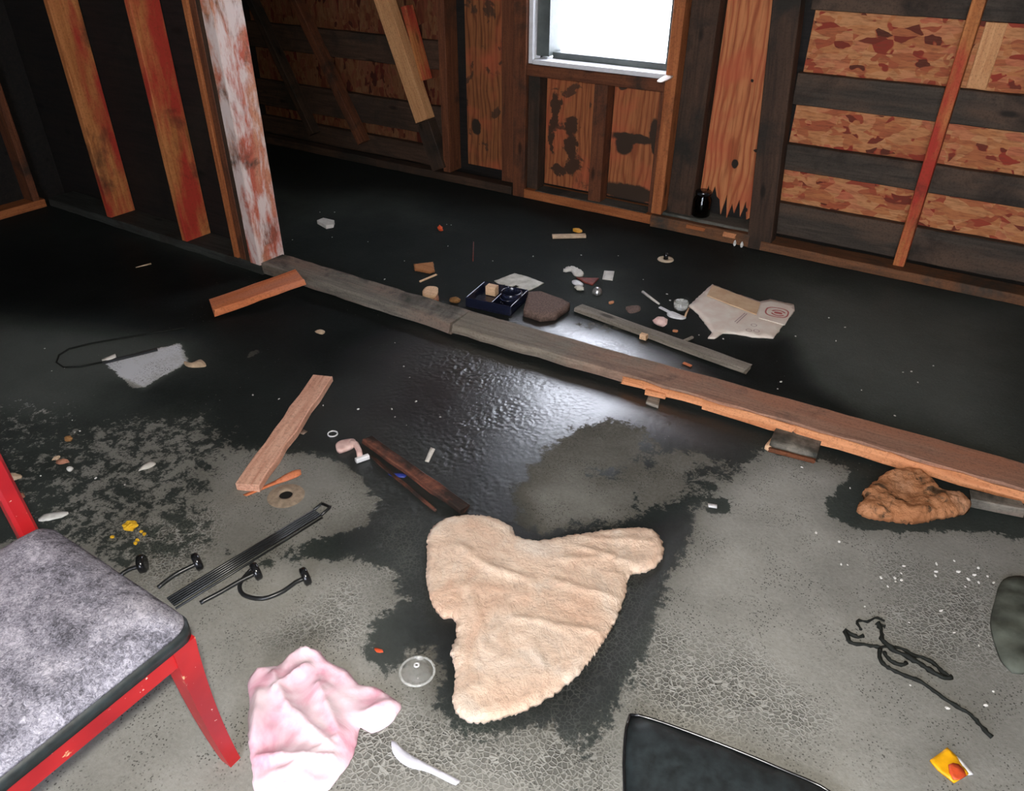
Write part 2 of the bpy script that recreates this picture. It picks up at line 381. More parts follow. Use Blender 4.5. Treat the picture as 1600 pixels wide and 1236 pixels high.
M['stone_brown'] = plain('brown_gritty_slab', (.20, .135, .115), .85, .35, 140, .5, .2, c2=(.10, .068, .058))
M['zinc'] = plain('stained_zinc_plate', (.66, .64, .57), .5, .3, 25, .2, .5, c2=(.40, .38, .31))
M['red_chip'] = plain('dark_red_scrap', (.24, .045, .03), .6, .5, 50)
M['orange_chip'] = plain('orange_red_plastic', (.75, .10, .03), .5, .3, 50)
M['yellow'] = plain('yellow_foam', (.80, .47, .02), .8, .3, 60, .5)
M['yellow_bag'] = plain('orange_yellow_wrapper', (.86, .42, .01), .35, .2, 40)
M['mustard'] = plain('mustard_plastic', (.62, .30, .03), .5, .2)
M['blue'] = plain('blue_plastic_scrap', (.03, .05, .30), .4, .3)
M['pink_plastic'] = plain('pinkish_plastic', (.72, .52, .48), .5, .3, 40, c2=(.55, .34, .31))
M['tan_chip'] = plain('tan_crumb', (.60, .44, .30), .8, .3, 50)
M['rust_chip'] = plain('reddish_crumb', (.42, .19, .12), .8, .4, 50)
M['cone'] = plain('brown_husk', (.34, .17, .06), .8, .5, 70, .5)
M['tar'] = plain('tarry_black_crust', (.010, .012, .010), .75, .4, 70, .5, .25)
M['heap_green'] = plain('dark_green_heap', (.10, .11, .09), .85, .6, 14, .4, .15)
M['vinyl_black'] = plain('dusty_black_vinyl', (.022, .030, .033), .5, .5, 45, .3, .4, c2=(.010, .013, .014))
M['rust'] = plain('rusty_collar', (.34, .26, .19), .8, .4, 60, .4)
M['black'] = plain('drain_shade', (.004, .004, .004), .9)
M['skyblue'] = plain('lilac_white_plastic', (.66, .66, .76), .35, .1)
M['steel'] = plain('dull_steel', (.62, .62, .62), .3, .3, 30, .1, .5, metal=.8)
def clear(name, tint, rough=.06, ior=1.4):
    s = NT(name); n = s.noise(s.coord(), 20, 3)
    return s.fin(tint, rough, s.bump(n, .05, .002), **{'Transmission Weight': 1.0, 'IOR': ior})
def film(name, tint, alpha):
    s = NT(name); n = s.noise(s.coord(), 40, 4); a = s.ramp(n, [(.3, alpha*.6), (.7, alpha*1.3)]); s.l(a, s.b.inputs['Alpha'])
    return s.fin(tint, .12, s.bump(n, .1, .002), spec=.8)
M['clear'] = film('clear_plastic', (.80, .82, .80), .05); M['clear_rim'] = film('clear_thick_plastic', (.80, .82, .80), .30); M['jar'] = clear('dark_glass', (.10, .13, .11), .05, 1.45)
s = NT('window_glass'); s.n_ = s.noise(s.coord(), 4, 2); M['glass'] = s.fin((1, 1, 1), .0, s.bump(s.n_, .01, .001), **{'Transmission Weight': 1.0, 'IOR': 1.0})
# red painted chair wood with chips
s = NT('chipped_red_paint'); co = s.coord(); n = s.noise(co, 24, 6, .7); n2 = s.noise(co, 90, 3); n5 = s.noise(co, 5, 3)
c = s.ramp(n5, [(.4, (.27, .006, .011)), (.62, (.40, .012, .015))]); c = s.mix(s.ramp(n, [(.655, 0.), (.68, 1.)]), c, (.66, .36, .20)); c = s.mix(s.ramp(n2, [(.70, 0.), (.74, .8)]), c, (.75, .65, .55))
M['red_paint'] = s.fin(c, .38, s.bump(n, .08, .002))
# matted grey plush
s = NT('matted_grey_plush'); co = s.coord(); f = s.noise(s.coord((1, 1, 1), rot=(0, 0, .6)), 160, 6, .8, 1.2); m = s.noise(co, 11, 5, .65, .5)
k = s.math('MULTIPLY_ADD', s.math('SUBTRACT', f, .5), 1.5, m)
c = s.ramp(k, [(.28, (.08, .08, .095)), (.46, (.22, .215, .26)), (.62, (.40, .39, .46)), (.8, (.62, .60, .68))])
M['plush'] = s.fin(c, .95, s.bump(f, .8, .006), spec=.1)
# insulation batts
def insul(name, c1, c2, c3, dark, da):
    s = NT(name); co = s.coord(); a = s.noise(co, 7, 5, .6, .8); b = s.noise(co, 55, 7, .75, .4); d = s.noise(co, 16, 6, .7, .5)
    c = s.ramp(a, [(.3, c1), (.5, c2), (.7, c3)]); c = s.mix(s.ramp(b, [(.35, .4), (.5, 0.)]), c, tuple(x*.62 for x in c1))
    c = s.mix(s.ramp(d, [(.72-da*.4, 0.), (.80-da*.4, .9)]), c, dark)
    e = s.noise(co, 22, 8, .75, 2.5); nb = s.bump(e, .8, .012); return s.fin(c, .95, s.bump(b, .8, .006, nb), spec=.05)
M['insul'] = insul('tan_fibre_batt', (.82, .55, .40), (.88, .67, .52), (.91, .79, .68), (.58, .35, .22), .05)
M['insul_dirty'] = insul('rusty_fibre_batt', (.38, .15, .065), (.55, .25, .12), (.60, .33, .20), (.06, .045, .03), .50)
# pink cloth
s = NT('pale_pink_cloth'); co = s.coord(); a = s.noise(co, 9, 4, .6, .6); b = s.noise(co, 260, 2)
c = s.ramp(a, [(.34, (.66, .34, .43)), (.47, (.72, .50, .58)), (.62, (.76, .63, .69))])
M['pink'] = s.fin(c, .9, s.bump(b, .2, .001, s.bump(a, .3, .01)), spec=.1)
# ------------------------------------------------------------------ SETTING
X0, X1, Y0, Y1, ZC = -4.42, 1.9, -1.6, 3.74, 2.45
# floor grid with stain maps (all stains have their own outline on the slab)
xs = np.unique(np.round(np.concatenate([np.linspace(X0, X1, 40), np.arange(-4.4, 1.0, .012)]), 4))
ys = np.unique(np.round(np.concatenate([np.linspace(Y0, Y1+.1, 40), np.arange(.2, 3.7, .012)]), 4))
GX, GY = np.meshgrid(xs, ys); nx, ny = len(xs), len(ys)
def pmask(px, soft):
    P = np.array([F2(*p) for p in px]); n = len(P); d = np.full(GX.shape, 1e9); ins = np.zeros(GX.shape, bool)
    for i in range(n):
        a, b = P[i-1], P[i]; ab = b-a; L = (ab**2).sum()+1e-12
        t = np.clip(((GX-a[0])*ab[0]+(GY-a[1])*ab[1])/L, 0, 1); d = np.minimum(d, np.hypot(GX-a[0]-ab[0]*t, GY-a[1]-ab[1]*t))
        if abs(ab[1]) > 1e-9: ins ^= ((a[1] > GY) != (b[1] > GY)) & (GX < ab[0]*(GY-a[1])/ab[1]+a[0])
    sd = np.where(ins, d, -d); t = np.clip(.5+sd/(2*soft), 0, 1); return t*t*(3-2*t)
dry = np.zeros(GX.shape); tone = np.full(GX.shape, .30); gloss = np.full(GX.shape, .05); pit = np.zeros(GX.shape)
def put(A, v, soft, px):
    m = pmask(px, soft); A += (v-A)*m
_near = np.clip((.25-GY)/.2, 0, 1); dry += _near; tone += _near*.4
# broad tones of the damp slab
put(tone, 1.0, .35, [(1200, 420), (1620, 480), (1620, 740), (1350, 650), (1180, 560)])
put(tone, .12, .08, [(1090, 530), (1230, 530), (1260, 600), (1330, 650), (1200, 610), (1080, 580)])
put(tone, 1.0, .25, [(-100, 480), (150, 500), (330, 530), (300, 560), (180, 600), (190, 700), (-60, 760)])
put(tone, .55, .25, [(430, 300), (640, 300), (700, 350), (520, 345), (430, 370)])
put(tone, .62, .15, [(200, 335), (330, 365), (420, 410), (380, 425), (250, 385)])
put(tone, .06, .15, [(-40, 380), (200, 390), (330, 420), (480, 450), (700, 520), (640, 600), (420, 570), (300, 520), (120, 500), (-40, 480)])
put(tone, .5, .12, [(880, 415), (980, 420), (1010, 480), (940, 500), (880, 470)])
# glossy puddled film
put(gloss, 1.0, .28, [(620, 560), (720, 500), (850, 540), (1040, 625), (1090, 690), (1000, 680), (880, 720), (830, 780), (800, 830), (700, 840), (600, 760), (560, 660)])
put(gloss, 1.0, .10, [(800, 500), (870, 500), (960, 525), (1050, 560), (1090, 590), (960, 570), (860, 530)])
put(gloss, .6, .10, [(640, 640), (720, 760), (690, 1100), (560, 1050), (560, 800)])
put(gloss, .6, .08, [(1040, 830), (1100, 800), (1020, 1000), (900, 1180), (800, 1150), (900, 1080), (990, 900)])
put(tone, .05, .06, [(560, 640), (700, 560), (720, 800), (660, 1000), (690, 1120), (800, 1150), (900, 1150), (1010, 960), (1090, 800), (1000, 830), (720, 700)])
# dry concrete, right and front
put(dry, 1.0, .06, [(1195, 700), (1245, 715), (1320, 728), (1340, 745), (1305, 790), (1325, 815), (1400, 830), (1470, 825), (1540, 830), (1640, 850), (2600, 900), (4000, 2000), (900, 2000), (890, 1300), (905, 1200), (945, 1135), (990, 1060), (1015, 1000), (1032, 950), (1040, 905), (1075, 860), (1085, 810), (1110, 770), (1150, 740)])
put(dry, 1.0, .06, [(-3000, 2000), (-700, 900), (-80, 860), (90, 830), (200, 880), (330, 850), (400, 890), (480, 872), (560, 868), (610, 895), (632, 935), (590, 960), (578, 990), (572, 1030), (610, 1055), (650, 1010), (682, 1010), (686, 1050), (684, 1105), (705, 1130), (740, 1150), (800, 1150), (830, 1132), (870, 1142), (895, 1160), (900, 1190), (905, 2000)])
put(dry, .95, .05, [(330, 700), (430, 702), (520, 715), (565, 745), (590, 790), (570, 825), (520, 845), (470, 858), (390, 880), (330, 850), (290, 800)])
put(dry, .50, .12, [(40, 690), (180, 650), (330, 640), (380, 690), (330, 790), (330, 850), (200, 900), (60, 840)])
put(dry, .35, .12, [(-40, 620), (130, 620), (130, 700), (60, 800), (-40, 800)])
put(dry, .10, .04, [(470, 850), (560, 830), (600, 870), (500, 872)])
put(dry, 1.0, .075, [(800, 775), (830, 728), (868, 690), (900, 668), (945, 655), (1000, 668), (1030, 700), (1090, 708), (1135, 728), (1100, 765), (1030, 790), (985, 812), (900, 822), (845, 832), (815, 820)])
put(dry, .42, .04, [(1000, 690), (1045, 690), (1020, 740), (985, 720)]); put(dry, .40, .03, [(910, 730), (985, 728), (980, 752), (915, 748)])
put(dry, .42, .05, [(1060, 730), (1130, 715), (1130, 760), (1070, 770)]); put(dry, .3, .02, [(990, 765), (1000, 770), (1000, 800), (985, 795)])
put(dry, 0, .02, [(1105, 778), (1138, 780), (1142, 800), (1110, 802)])
put(dry, 0, .03, [(1290, 800), (1330, 740), (1420, 720), (1560, 760), (1560, 822), (1420, 826), (1330, 822)])
put(dry, 1.0, .018, [(163, 566), (282, 536), (288, 552), (296, 566), (270, 580), (246, 592), (225, 606), (206, 606), (188, 588)])
put(dry, .9, .02, [(383, 556), (398, 546), (406, 550), (390, 563)])
put(dry, .55, .03, [(890, 505), (960, 500), (1000, 512), (960, 522), (905, 512)])
put(tone, .70, .12, [(1195, 700), (1340, 740), (1325, 815), (1640, 840), (2600, 900), (4000, 2000), (900, 2000), (880, 1300), (990, 1060), (1040, 905), (1110, 770)])
put(tone, .60, .2, [(1340, 820), (1700, 820), (1700, 1250), (1450, 1250), (1350, 1000)])
put(tone, .70, .12, [(-3000, 2000), (-700, 900), (-80, 860), (330, 850), (610, 880), (620, 1000), (690, 1110), (880, 1150), (905, 2000)])
put(tone, .36, .08, [(800, 775), (868, 690), (945, 655), (1135, 728), (985, 812), (845, 832)])
put(tone, .46, .05, [(840, 770), (900, 760), (960, 770), (960, 810), (850, 830)])
put(tone, .60, .08, [(330, 700), (520, 715), (590, 790), (470, 858), (300, 840)]); put(tone, .56, .12, [(-60, 650), (330, 640), (330, 850), (200, 900), (-60, 850)])
put(tone, 1.0, .02, [(163, 566), (282, 536), (296, 566), (225, 610), (188, 590)])
put(tone, .50, .03, [(420, 1000), (470, 975), (520, 985), (480, 1010), (420, 1030)])
for pp in ([(200, 830), (330, 800), (330, 920), (240, 930)], [(540, 1120), (700, 1100), (960, 1150), (960, 1240), (520, 1240)], [(950, 1060), (1010, 980), (1150, 1010), (1280, 1120), (1250, 1180), (1000, 1110)], [(580, 900), (480, 960), (420, 1000), (560, 1000)]):
    put(pit, 1.0, .08, pp)
put(pit, .8, .08, [(1380, 880), (1560, 900), (1560, 1060), (1400, 1040)]); put(pit, .9, .06, [(930, 900), (1020, 900), (930, 1100), (860, 1170), (860, 1090)]); put(pit, .8, .08, [(560, 790), (660, 800), (680, 950), (590, 900)])
verts = np.stack([GX.ravel(), GY.ravel(), np.zeros(GX.size)], 1)
ii = np.arange(nx*ny).reshape(ny, nx); q = np.stack([ii[:-1, :-1], ii[:-1, 1:], ii[1:, 1:], ii[1:, :-1]], -1).reshape(-1, 4)
me = bpy.data.meshes.new('floor'); me.from_pydata(verts.tolist(), [], q.tolist()); me.materials.append(M['floor'])
for nm, A in (('dry', dry), ('tone', tone), ('gloss', gloss), ('pit', pit)):
    me.attributes.new(nm, 'FLOAT', 'POINT').data.foreach_set('value', A.ravel().astype(np.float32))
floor = bpy.data.objects.new('floor', me); COL.objects.link(floor); floor['kind'] = 'structure'

def box_mesh(boxes):
    V, Fc = [], []
    for (x0, x1, y0, y1, z0, z1) in boxes:
        b = len(V); V += [(x, y, z) for x in (x0, x1) for y in (y0, y1) for z in (z0, z1)]
        Fc += [tuple(b+i for i in f) for f in ((0, 1, 3, 2), (4, 6, 7, 5), (0, 4, 5, 1), (2, 3, 7, 6), (0, 2, 6, 4), (1, 5, 7, 3))]
    return V, Fc
def structure(name, boxes, mat):
    V, Fc = box_mesh(boxes); o = mk(name, V, Fc, mat); o['kind'] = 'structure'; return o
WX0, WX1, WZ0, WZ1 = -2.20, -1.45, .70, 1.75
YB = 3.74
wb = structure('wall_back', [(X0, WX0, YB, YB+.05, 0, ZC), (WX1, X1, YB, YB+.05, 0, ZC), (WX0, WX1, YB, YB+.05, 0, WZ0-.02), (WX0, WX1, YB, YB+.05, WZ1, ZC)], M['dark_sheath'])
wl = structure('wall_left', [(X0-.05, X0, Y0, YB+.05, 0, ZC)], M['dark_sheath'])
wr = structure('wall_right', [(X1, X1+.05, Y0, YB+.05, 0, ZC)], M['ceil'])
structure('added_front_wall', [(X0-.05, -.5, Y0-.05, Y0, 0, ZC), (-.5, 1.1, Y0-.05, Y0, 2.0, ZC), (1.1, X1+.05, Y0-.05, Y0, 0, ZC)], M['ceil'])  # unseen wall added behind the camera; its doorway trims the daylight
structure('ceiling', [(X0-.05, X1+.05, Y0, YB+.05, ZC, ZC+.05)], M['ceil'])
# --- right bay: strand board, dark girts, sill
YS = 3.735
for (a, b) in ((-.86, .42), (.422, 1.70)):
    beam('panel', a, b, 3.715, YS, .05, 1.27, M['osb'], wb, b=.001); beam('panel', a, b, 3.715, YS, 1.275, 2.44, M['osb'], wb, b=.001)
for (z0, z1) in ((.055, .205), (.36, .475), (.645, .775), (1.02, 1.14), (1.45, 1.57)):
    beam('girt', -.87, X1-.01, 3.672, 3.713, z0, z1, M['rail_dark'], wb, jit=.0015)
beam('sill_plate', -.86, X1-.01, 3.555, 3.67, .001, .045, M['plate_brown'], wb, jit=.002)
beam('stud', -.284, -.238, 3.60, 3.67, .046, ZC, M['stud_red'], wb)
beam('batten', -.222, -.150, 3.697, 3.713, .78, 1.015, M['stud_tan'], wb)
beam('batten', -.222, -.150, 3.697, 3.713, 1.145, 1.445, M['stud_tan'], wb)
beam('stud', .95, .988, 3.60, 3.67, .046, ZC, M['stud_brown'], wb)
plank('stud', (-.868, 3.60, .0), (-1.05, 3.60, ZC), .115, .075, (0, -1, 0), M['stud_dark'], wb)
# --- plywood bay
def flat_panel(name, pts, y0, y1, mat, parent):
    """board standing in the wall plane: outline in x,z; local x up, local y across"""
    c = (sum(p[0] for p in pts)/len(pts), sum(p[1] for p in pts)/len(pts)); n = len(pts)
    V = [(p[1]-c[1], p[0]-c[0], 0) for p in pts]+[(p[1]-c[1], p[0]-c[0], y1-y0) for p in pts]
    Fc = [tuple(range(n)), tuple(range(2*n-1, n-1, -1))]+[((i+1) % n, i, i+n, (i+1) % n+n) for i in range(n)]
    Mx = Matrix(((0, 1, 0, c[0]), (0, 0, 1, y0), (1, 0, 0, c[1]), (0, 0, 0, 1)))
    o = mk(name, V, Fc, mat, parent, M=Mx)
    bm = bmesh.new(); bm.from_mesh(o.data); bmesh.ops.recalc_face_normals(bm, faces=bm.faces); bm.to_mesh(o.data); bm.free()
    return o
jag = [(-.968, .10)]; rj = random.Random(3)
for i in range(1, 16):
    x = -.968-(.262*i/16); jag.append((x, (.095 if i % 2 else .17)+rj.uniform(-.02, .03)+(.05 if i > 10 else 0)))
pts = [(-1.235, .20), (-1.235, 2.44), (-.965, 2.44)] + jag
czz = sum(p[1] for p in pts)/len(pts); cxx = sum(p[0] for p in pts)/len(pts)
M['ply_knot'] = ply('fir_plywood', (.32, .085, .032), (.44, .15, .058), (.54, .22, .09), [(.345-czz, -1.085-cxx, .024, .018), (.72-czz, -1.07-cxx, .008, .008), (.42-czz, -.99-cxx, .008, .02), (.135-czz, -.99-cxx, .012, .006)], wob=.015)
flat_panel('panel', pts, 3.692, 3.704, M['ply_knot'], wb)
beam('sill_plate', -1.385, -.925, 3.60, 3.735, .001, .075, M['plate_dusty'], wb, jit=.002)
beam('sill_board', -1.43, -.92, 3.562, 3.598, .001, .062, M['plate_brown'], wb, jit=.002)
beam('splinter', -1.045, -.985, 3.556, 3.561, .032, .056, M['plank_edge'], wb, jag=.006, b=.001)
beam('splinter', -1.235, -1.14, 3.556, 3.561, .036, .054, M['stud_orange'], wb, jag=.006, b=.001)
beam('stud', -1.375, -1.245, 3.625, 3.735, .076, ZC, M['stud_dark'], wb)
# --- window bay
beam('stud', -1.445, -1.390, 3.59, 3.735, .0635, ZC, M['stud_orange'], wb)
beam('stud', -2.292, -2.215, 3.60, 3.735, .001, ZC, M['stud_brown'], wb)
beam('cripple_stud', -2.213, -2.145, 3.625, 3.70, .052, .642, M['stud_dark'], wb)
beam('cripple_stud', -1.825, -1.752, 3.62, 3.70, .052, .642, M['stud_brown'], wb)
beam('cripple_stud', -1.475, -1.447, 3.62, 3.70, .052, .642, M['stud_brown'], wb)
beam('header_rail', -2.213, -1.447, 3.605, 3.735, .643, .698, M['stud_brown'], wb, jit=.002)
beam('sill_plate', -2.213, -1.446, 3.595, 3.735, .001, .05, M['stud_orange'], wb, jit=.002)
beam('sill_dust', -2.143, -1.477, 3.60, 3.70, .0505, .054, M['plate_dusty'], wb, b=.001)
pl = [(-2.144, .07), (-1.826, .07), (-1.826, .642), (-2.144, .642)]
M['ply_l'] = ply('stained_plywood', (.20, .056, .022), (.30, .10, .036), (.36, .13, .05), [(.05, .00, .06, .05), (-.06, .0, .07, .045), (-.16, .02, .06, .05), (.12, -.10, .10, .025), (-.02, -.12, .12, .02), (-.2, -.06, .03, .06)], (.055, .026, .015), .25, wob=.12)
flat_panel('panel', pl, 3.702, 3.714, M['ply_l'], wb)
prr = [(-1.751, .07), (-1.476, .07), (-1.476, .642), (-1.751, .642)]
M['ply_r'] = ply('holed_plywood', (.22, .062, .024), (.32, .11, .04), (.38, .14, .055), [(.03, -.02, .028, .13), (-.01, -.06, .055, .055), (.075, .10, .075, .035), (.01, .11, .05, .025), (-.25, 0, .05, .2), (.27, -.09, .02, .03)], (.04, .024, .015), .0, wob=.04)
flat_panel('panel', prr, 3.702, 3.714, M['ply_r'], wb)
# window: vinyl frame, pane, sill, all in the wall opening
win = structure('window_1', [(WX0+.012, WX0+.085, 3.66, 3.78, .735, WZ1-.002), (WX1-.03, WX1-.002, 3.66, 3.78, .735, WZ1-.002), (WX0+.012, WX1-.002, 3.66, 3.78, WZ1-.06, WZ1-.002)], M['vinyl_dark'])
sl = mk('sill', *box_mesh([(WX0+.02, WX1-.002, 3.61, 3.735, .701, .722)]), M['vinyl'], win)
mk('bottom_frame', *box_mesh([(WX0+.085, WX1-.03, 3.70, 3.78, .723, .752)]), M['vinyl_dark'], win)
mk('trim', *box_mesh([(WX0-.012, WX0+.011, 3.62, 3.70, .701, WZ1)]), M['vinyl'], win)
mk('pane', *box_mesh([(WX0+.086, WX1-.031, 3.74, 3.744, .753, WZ1-.061)]), M['glass'], win)
slab('wrap_scrap', [F2(1027, 122, .735), F2(1046, 111, .735), F2(1052, 116, .735), F2(1036, 124, .735)], lambda x, y, d: .7245, M['tape'], win, step=.01, bottom=.7222)
# --- left bays
beam('board', -2.405, -2.296, 3.66, 3.735, .05, ZC, M['stud_brown'], wb)
M['ply_old'] = ply('old_plywood', (.13, .042, .017), (.23, .082, .03), (.29, .115, .043), [(-.95, -.06, .05, .035)], (.03, .02, .014), .3)
flat_panel('panel', [(-2.66, .10), (-2.41, .10), (-2.41, 2.44), (-2.66, 2.44)], 3.69, 3.702, M['ply_old'], wb)
beam('stud', -2.795, -2.745, 3.62, 3.735, .05, ZC, M['stud_brown'], wb)
beam('panel', -4.40, -2.80, 3.718, YS, .05, ZC-.01, M['osb_shaded'], wb, b=.001)
for (z0, z1) in ((.05, .165), (.235, .40), (.60, .75), (1.0, 1.12)):
    beam('girt', -4.40, -2.80, 3.675, 3.716, z0, z1, M['stud_dark'], wb, jit=.0015)
beam('sill_plate', -4.40, -2.30, 3.60, 3.672, .001, .048, M['stud_dark'], wb, jit=.002)
for (xa, za, xb, zb, w, mt) in ((-3.765, .72, -3.43, .125, .055, 'stud_brown'), (-3.10, .77, -2.925, .325, .10, 'stud_tan'), (-2.921, .315, -2.82, .06, .10, 'stud_dark'), (-4.13, .64, -3.86, .12, .05, 'stud_dark'), (-2.97, .78, -2.90, .55, .035, 'stud_red')):
    k = (2.30-zb)/(za-zb); k = 1.6 if mt == 'stud_red' else (1.0 if zb == .06 else k)
    xt, zt = xb+(xa-xb)*k, zb+(za-zb)*k
    if xt < -4.38: k = (-4.36-xb)/(xa-xb); xt, zt = xb+(xa-xb)*k, zb+(za-zb)*k
    plank('brace', (xb, 3.636, zb), (xt, 3.636, zt), w, .07, (0, -1, 0), M[mt], wb)
# --- left wall framing
for y in (2.5, 3.1, 1.4, .8):
    beam('stud', X0+.002, X0+.09, y, y+.038, .045, ZC, M['stud_dark'], wl)
beam('stud', X0+.002, X0+.10, 1.98, 2.018, .045, ZC, M['stud_brown'], wl)
beam('sill_plate', X0+.002, X0+.10, .3, 2.04, .001, .044, M['stud_orange'], wl)
beam('sill_plate', X0+.002, X0+.10, 2.25, 3.59, .001, .044, M['stud_dark'], wl)
# --- partition on the left: blackened boarding behind 2x6 studs
wp = structure('wall_partition', [(X0+.002, -2.70, 2.205, 2.22, .001, ZC)], M['dark_sheath'])
for (x, mt) in ((-3.745, 'stud_red'), (-3.145, 'stud_red')):
    beam('stud', x-.038, x, 2.06, 2.20, .045, ZC, M[mt], wp)
beam('stud', -2.815, -2.785, 2.06, 2.20, .045, ZC, M['stud_orange'], wp)
beam('stud', -2.775, -2.735, 2.062, 2.20, .045, ZC, M['stud_brown'], wp)
beam('stud', -2.733, -2.702, 2.06, 2.20, .045, ZC, M['stud_dark'], wp)
beam('jamb_stud', -2.700, -2.635, 2.055, 2.20, .045, ZC, M['post_paint'], wp, jit=.001)
M['plate_mould'] = wood('mouldy_sill', (.02, .022, .02), (.05, .052, .046), amount=.4)
beam('sill_plate', X0+.105, -2.63, 2.055, 2.204, .001, .044, M['plate_mould'], wp, jit=.003)

# ------------------------------------------------------------------ OBJECTS
def one(o, label, cat, group=None, kind=None): return tag(o, label, cat, group, kind)
# long planks of the floor plate
pA, pB = Vector((-2.62, 2.118, .035)), Vector((-1.585, 2.115, .035)); 
one(plank('floor_plank', pA, pB, .125, .05, (0, 0, 1), M['plank_grey'], None, jit=.004, jag=.006, seed=4), 'grey mouldy plank running on the floor from the post to a butt joint', 'plank')
t = thing('floor_plank', 'long reddish weathered plank with split front edge running to the right side', 'plank', (-.6, 2.13, 0))
a, b = Vector((-1.575, 2.118, .037)), Vector((.62, 2.20, .040))
plank('top_board', a, b, .135, .038, (0, 0, 1), M['plank_pale'], t, jit=.004, jag=.004, seed=9)
d = (b-a).normalized(); nrm = Vector((d.y, -d.x, 0))
for (u0, u1, hh) in ((.32, .45, .030), (.452, .58, .038), (.582, .70, .042), (.702, .82, .040), (.822, .93, .036)):
    plank('split_strip', a.lerp(b, u0)+nrm*.0712+Vector((0, 0, .013-hh/2)), a.lerp(b, u1)+nrm*.0712+Vector((0, 0, .013-hh/2)), hh, .005, nrm, M['plank_edge'], t, jit=.004, jag=.010, seed=int(u0*100), b=.0012)
# short boards
def board(name, p0, p1, w, th, mat, label, cat='board', z0=.001, z1=None, **k):
    z1 = z0 if z1 is None else z1
    P0 = F(p0[0], p0[1], z0+th); P1 = F(p1[0], p1[1], z1+th)
    P0.z = z0+th/2; P1.z = z1+th/2
    return one(plank(name, P0, P1, w, th, (0, 0, 1), mat, None, **k), label, cat)
board('short_board', (331, 476), (468, 428), .115, .03, M['plank_orange'], 'short bright orange board leaning on the grey plank beside the painted post', z0=.004, z1=.062, jit=.003, jag=.008, seed=2)
board('pine_board', (504, 586), (386, 756), .072, .026, M['plank_pink'], 'pinkish pine board lying alone on the left half of the floor', jit=.004, jag=.004, seed=3)
board('wooden_lath', (573, 683), (727, 792), .036, .020, M['plank_red'], 'dark wet red lath pointing at the big tan insulation', jit=.002, jag=.006, seed=5)
board('thin_strip', (580, 712), (680, 796), .010, .006, M['plank_red'], 'thin dark wood strip lying along the wet red lath', 'strip', jit=.0015, jag=.004, seed=6)
board('wooden_lath', (905, 478), (1170, 573), .052, .020, M['lath_grey'], 'long grey lath lying behind the reddish plank near the cardboard', jit=.002, jag=.008, seed=8)
one(slab('wood_splinter', [F2(*p) for p in ((380, 774), (400, 766), (430, 752), (450, 740), (470, 735), (471, 742), (455, 750), (430, 758), (405, 768), (385, 776))], lambda x, y, d: .003+min(d*1.2, .008), M['plank_orange'], step=.012), 'orange wood splinter beside the floor drain hole', 'splinter')
# blocks propping the plank
board('wood_block', (1010, 606), (1042, 613), .034, .020, M['plank_edge'], 'small orange wood block sticking out under the split plank edge', 'block', z0=.012)
one(slab('wood_chip', [F2(1014, 618), F2(1031, 625), F2(1028, 639), F2(1009, 632)], lambda x, y, d: .010, M['lath_grey'], step=.01, smooth_outline=False), 'pinkish grey flat chip on the floor below the small orange block', 'chip')
t = thing('wood_offcut', 'grey wooden offcut with a pale split end under the reddish plank', 'offcut', F(1245, 700))
P = [F2(1213, 672), F2(1284, 690), F2(1274, 722), F2(1200, 702)]
slab('top_board', P, lambda x, y, d: .026, M['plank_grey'], t, step=.02, jit=.0015, smooth_outline=False)
slab('split_end', [F2(1213, 672), F2(1207, 702), F2(1194, 702), F2(1208, 684)], lambda x, y, d: .012+.4*min(d, .02), M['wood_fresh'], t, step=.012)
q0, q1 = F(1200, 706), F(1272, 725); plank('lower_strip', q0+Vector((0, 0, .009)), q1+Vector((0, 0, .009)), .014, .014, (0, 0, 1), M['stud_brown'], t, jit=.002, jag=.004)
q = F(1505, 752); one(rock('wood_fragment', .05, .05, .03, M['orange_chip' if 0 else 'plank_orange'], (q.x, q.y+.0, 0), seed=8, rough=.5), 'reddish wood fragment tucked behind the small rusty insulation', 'fragment')
board('wood_offcut', (1518, 772), (1600, 790), .04, .03, M['plank_grey'], 'short dark wood offcut at the right end below the reddish plank', 'offcut', jit=.003, jag=.006, seed=15)

# big tan insulation
OUT = [(668, 835), (680, 815), (705, 803), (740, 800), (775, 805), (800, 820), (808, 833), (838, 840), (870, 835), (905, 830), (950, 823), (995, 820), (1020, 823), (1033, 836), (1037, 857), (1030, 873), (1010, 886), (985, 893), (978, 920), (968, 950), (950, 985), (930, 1015), (905, 1045), (870, 1075), (830, 1098), (790, 1113), (755, 1121), (730, 1119), (712, 1106), (708, 1080), (712, 1050), (708, 1025), (704, 1010), (713, 990), (710, 962), (690, 956), (675, 936), (666, 900), (667, 865)]
def insz(h, a, sc, seed):
    def fn(x, y, d):
        e = 1-math.exp(-d/.007); v = Vector((x*sc+seed, y*sc, 0))
        return h*(.45+.55*e) + a*e*(mnoise.noise(v)+.6*mnoise.noise(v*2.3)+.35*mnoise.noise(v*5.1)) + .10*a*mnoise.noise(v*14)
    return fn
def ins_out(px, zz): return [F2(x, y, zz) for x, y in px]
CRE = [(Vector(F2(*a, .03)), Vector(F2(*b, .03))) for a, b in (((905, 850), (1000, 880)), ((870, 905), (968, 932)), ((720, 850), (770, 885)), ((770, 885), (830, 900)), ((800, 960), (940, 985)), ((835, 1000), (850, 1045)), ((740, 930), (760, 1010)), ((930, 838), (1010, 842)), ((880, 870), (950, 868)))]
def batz(x, y, d, f=insz(.021, .003, 18, 3)):
    p = Vector((x+.006*mnoise.noise(Vector((x*20, y*20, 5))), y)); return f(x, y, d)+sum(.007*math.exp(-segdist(p, a, b)/.008) for a, b in CRE)*(1-math.exp(-d/.01))
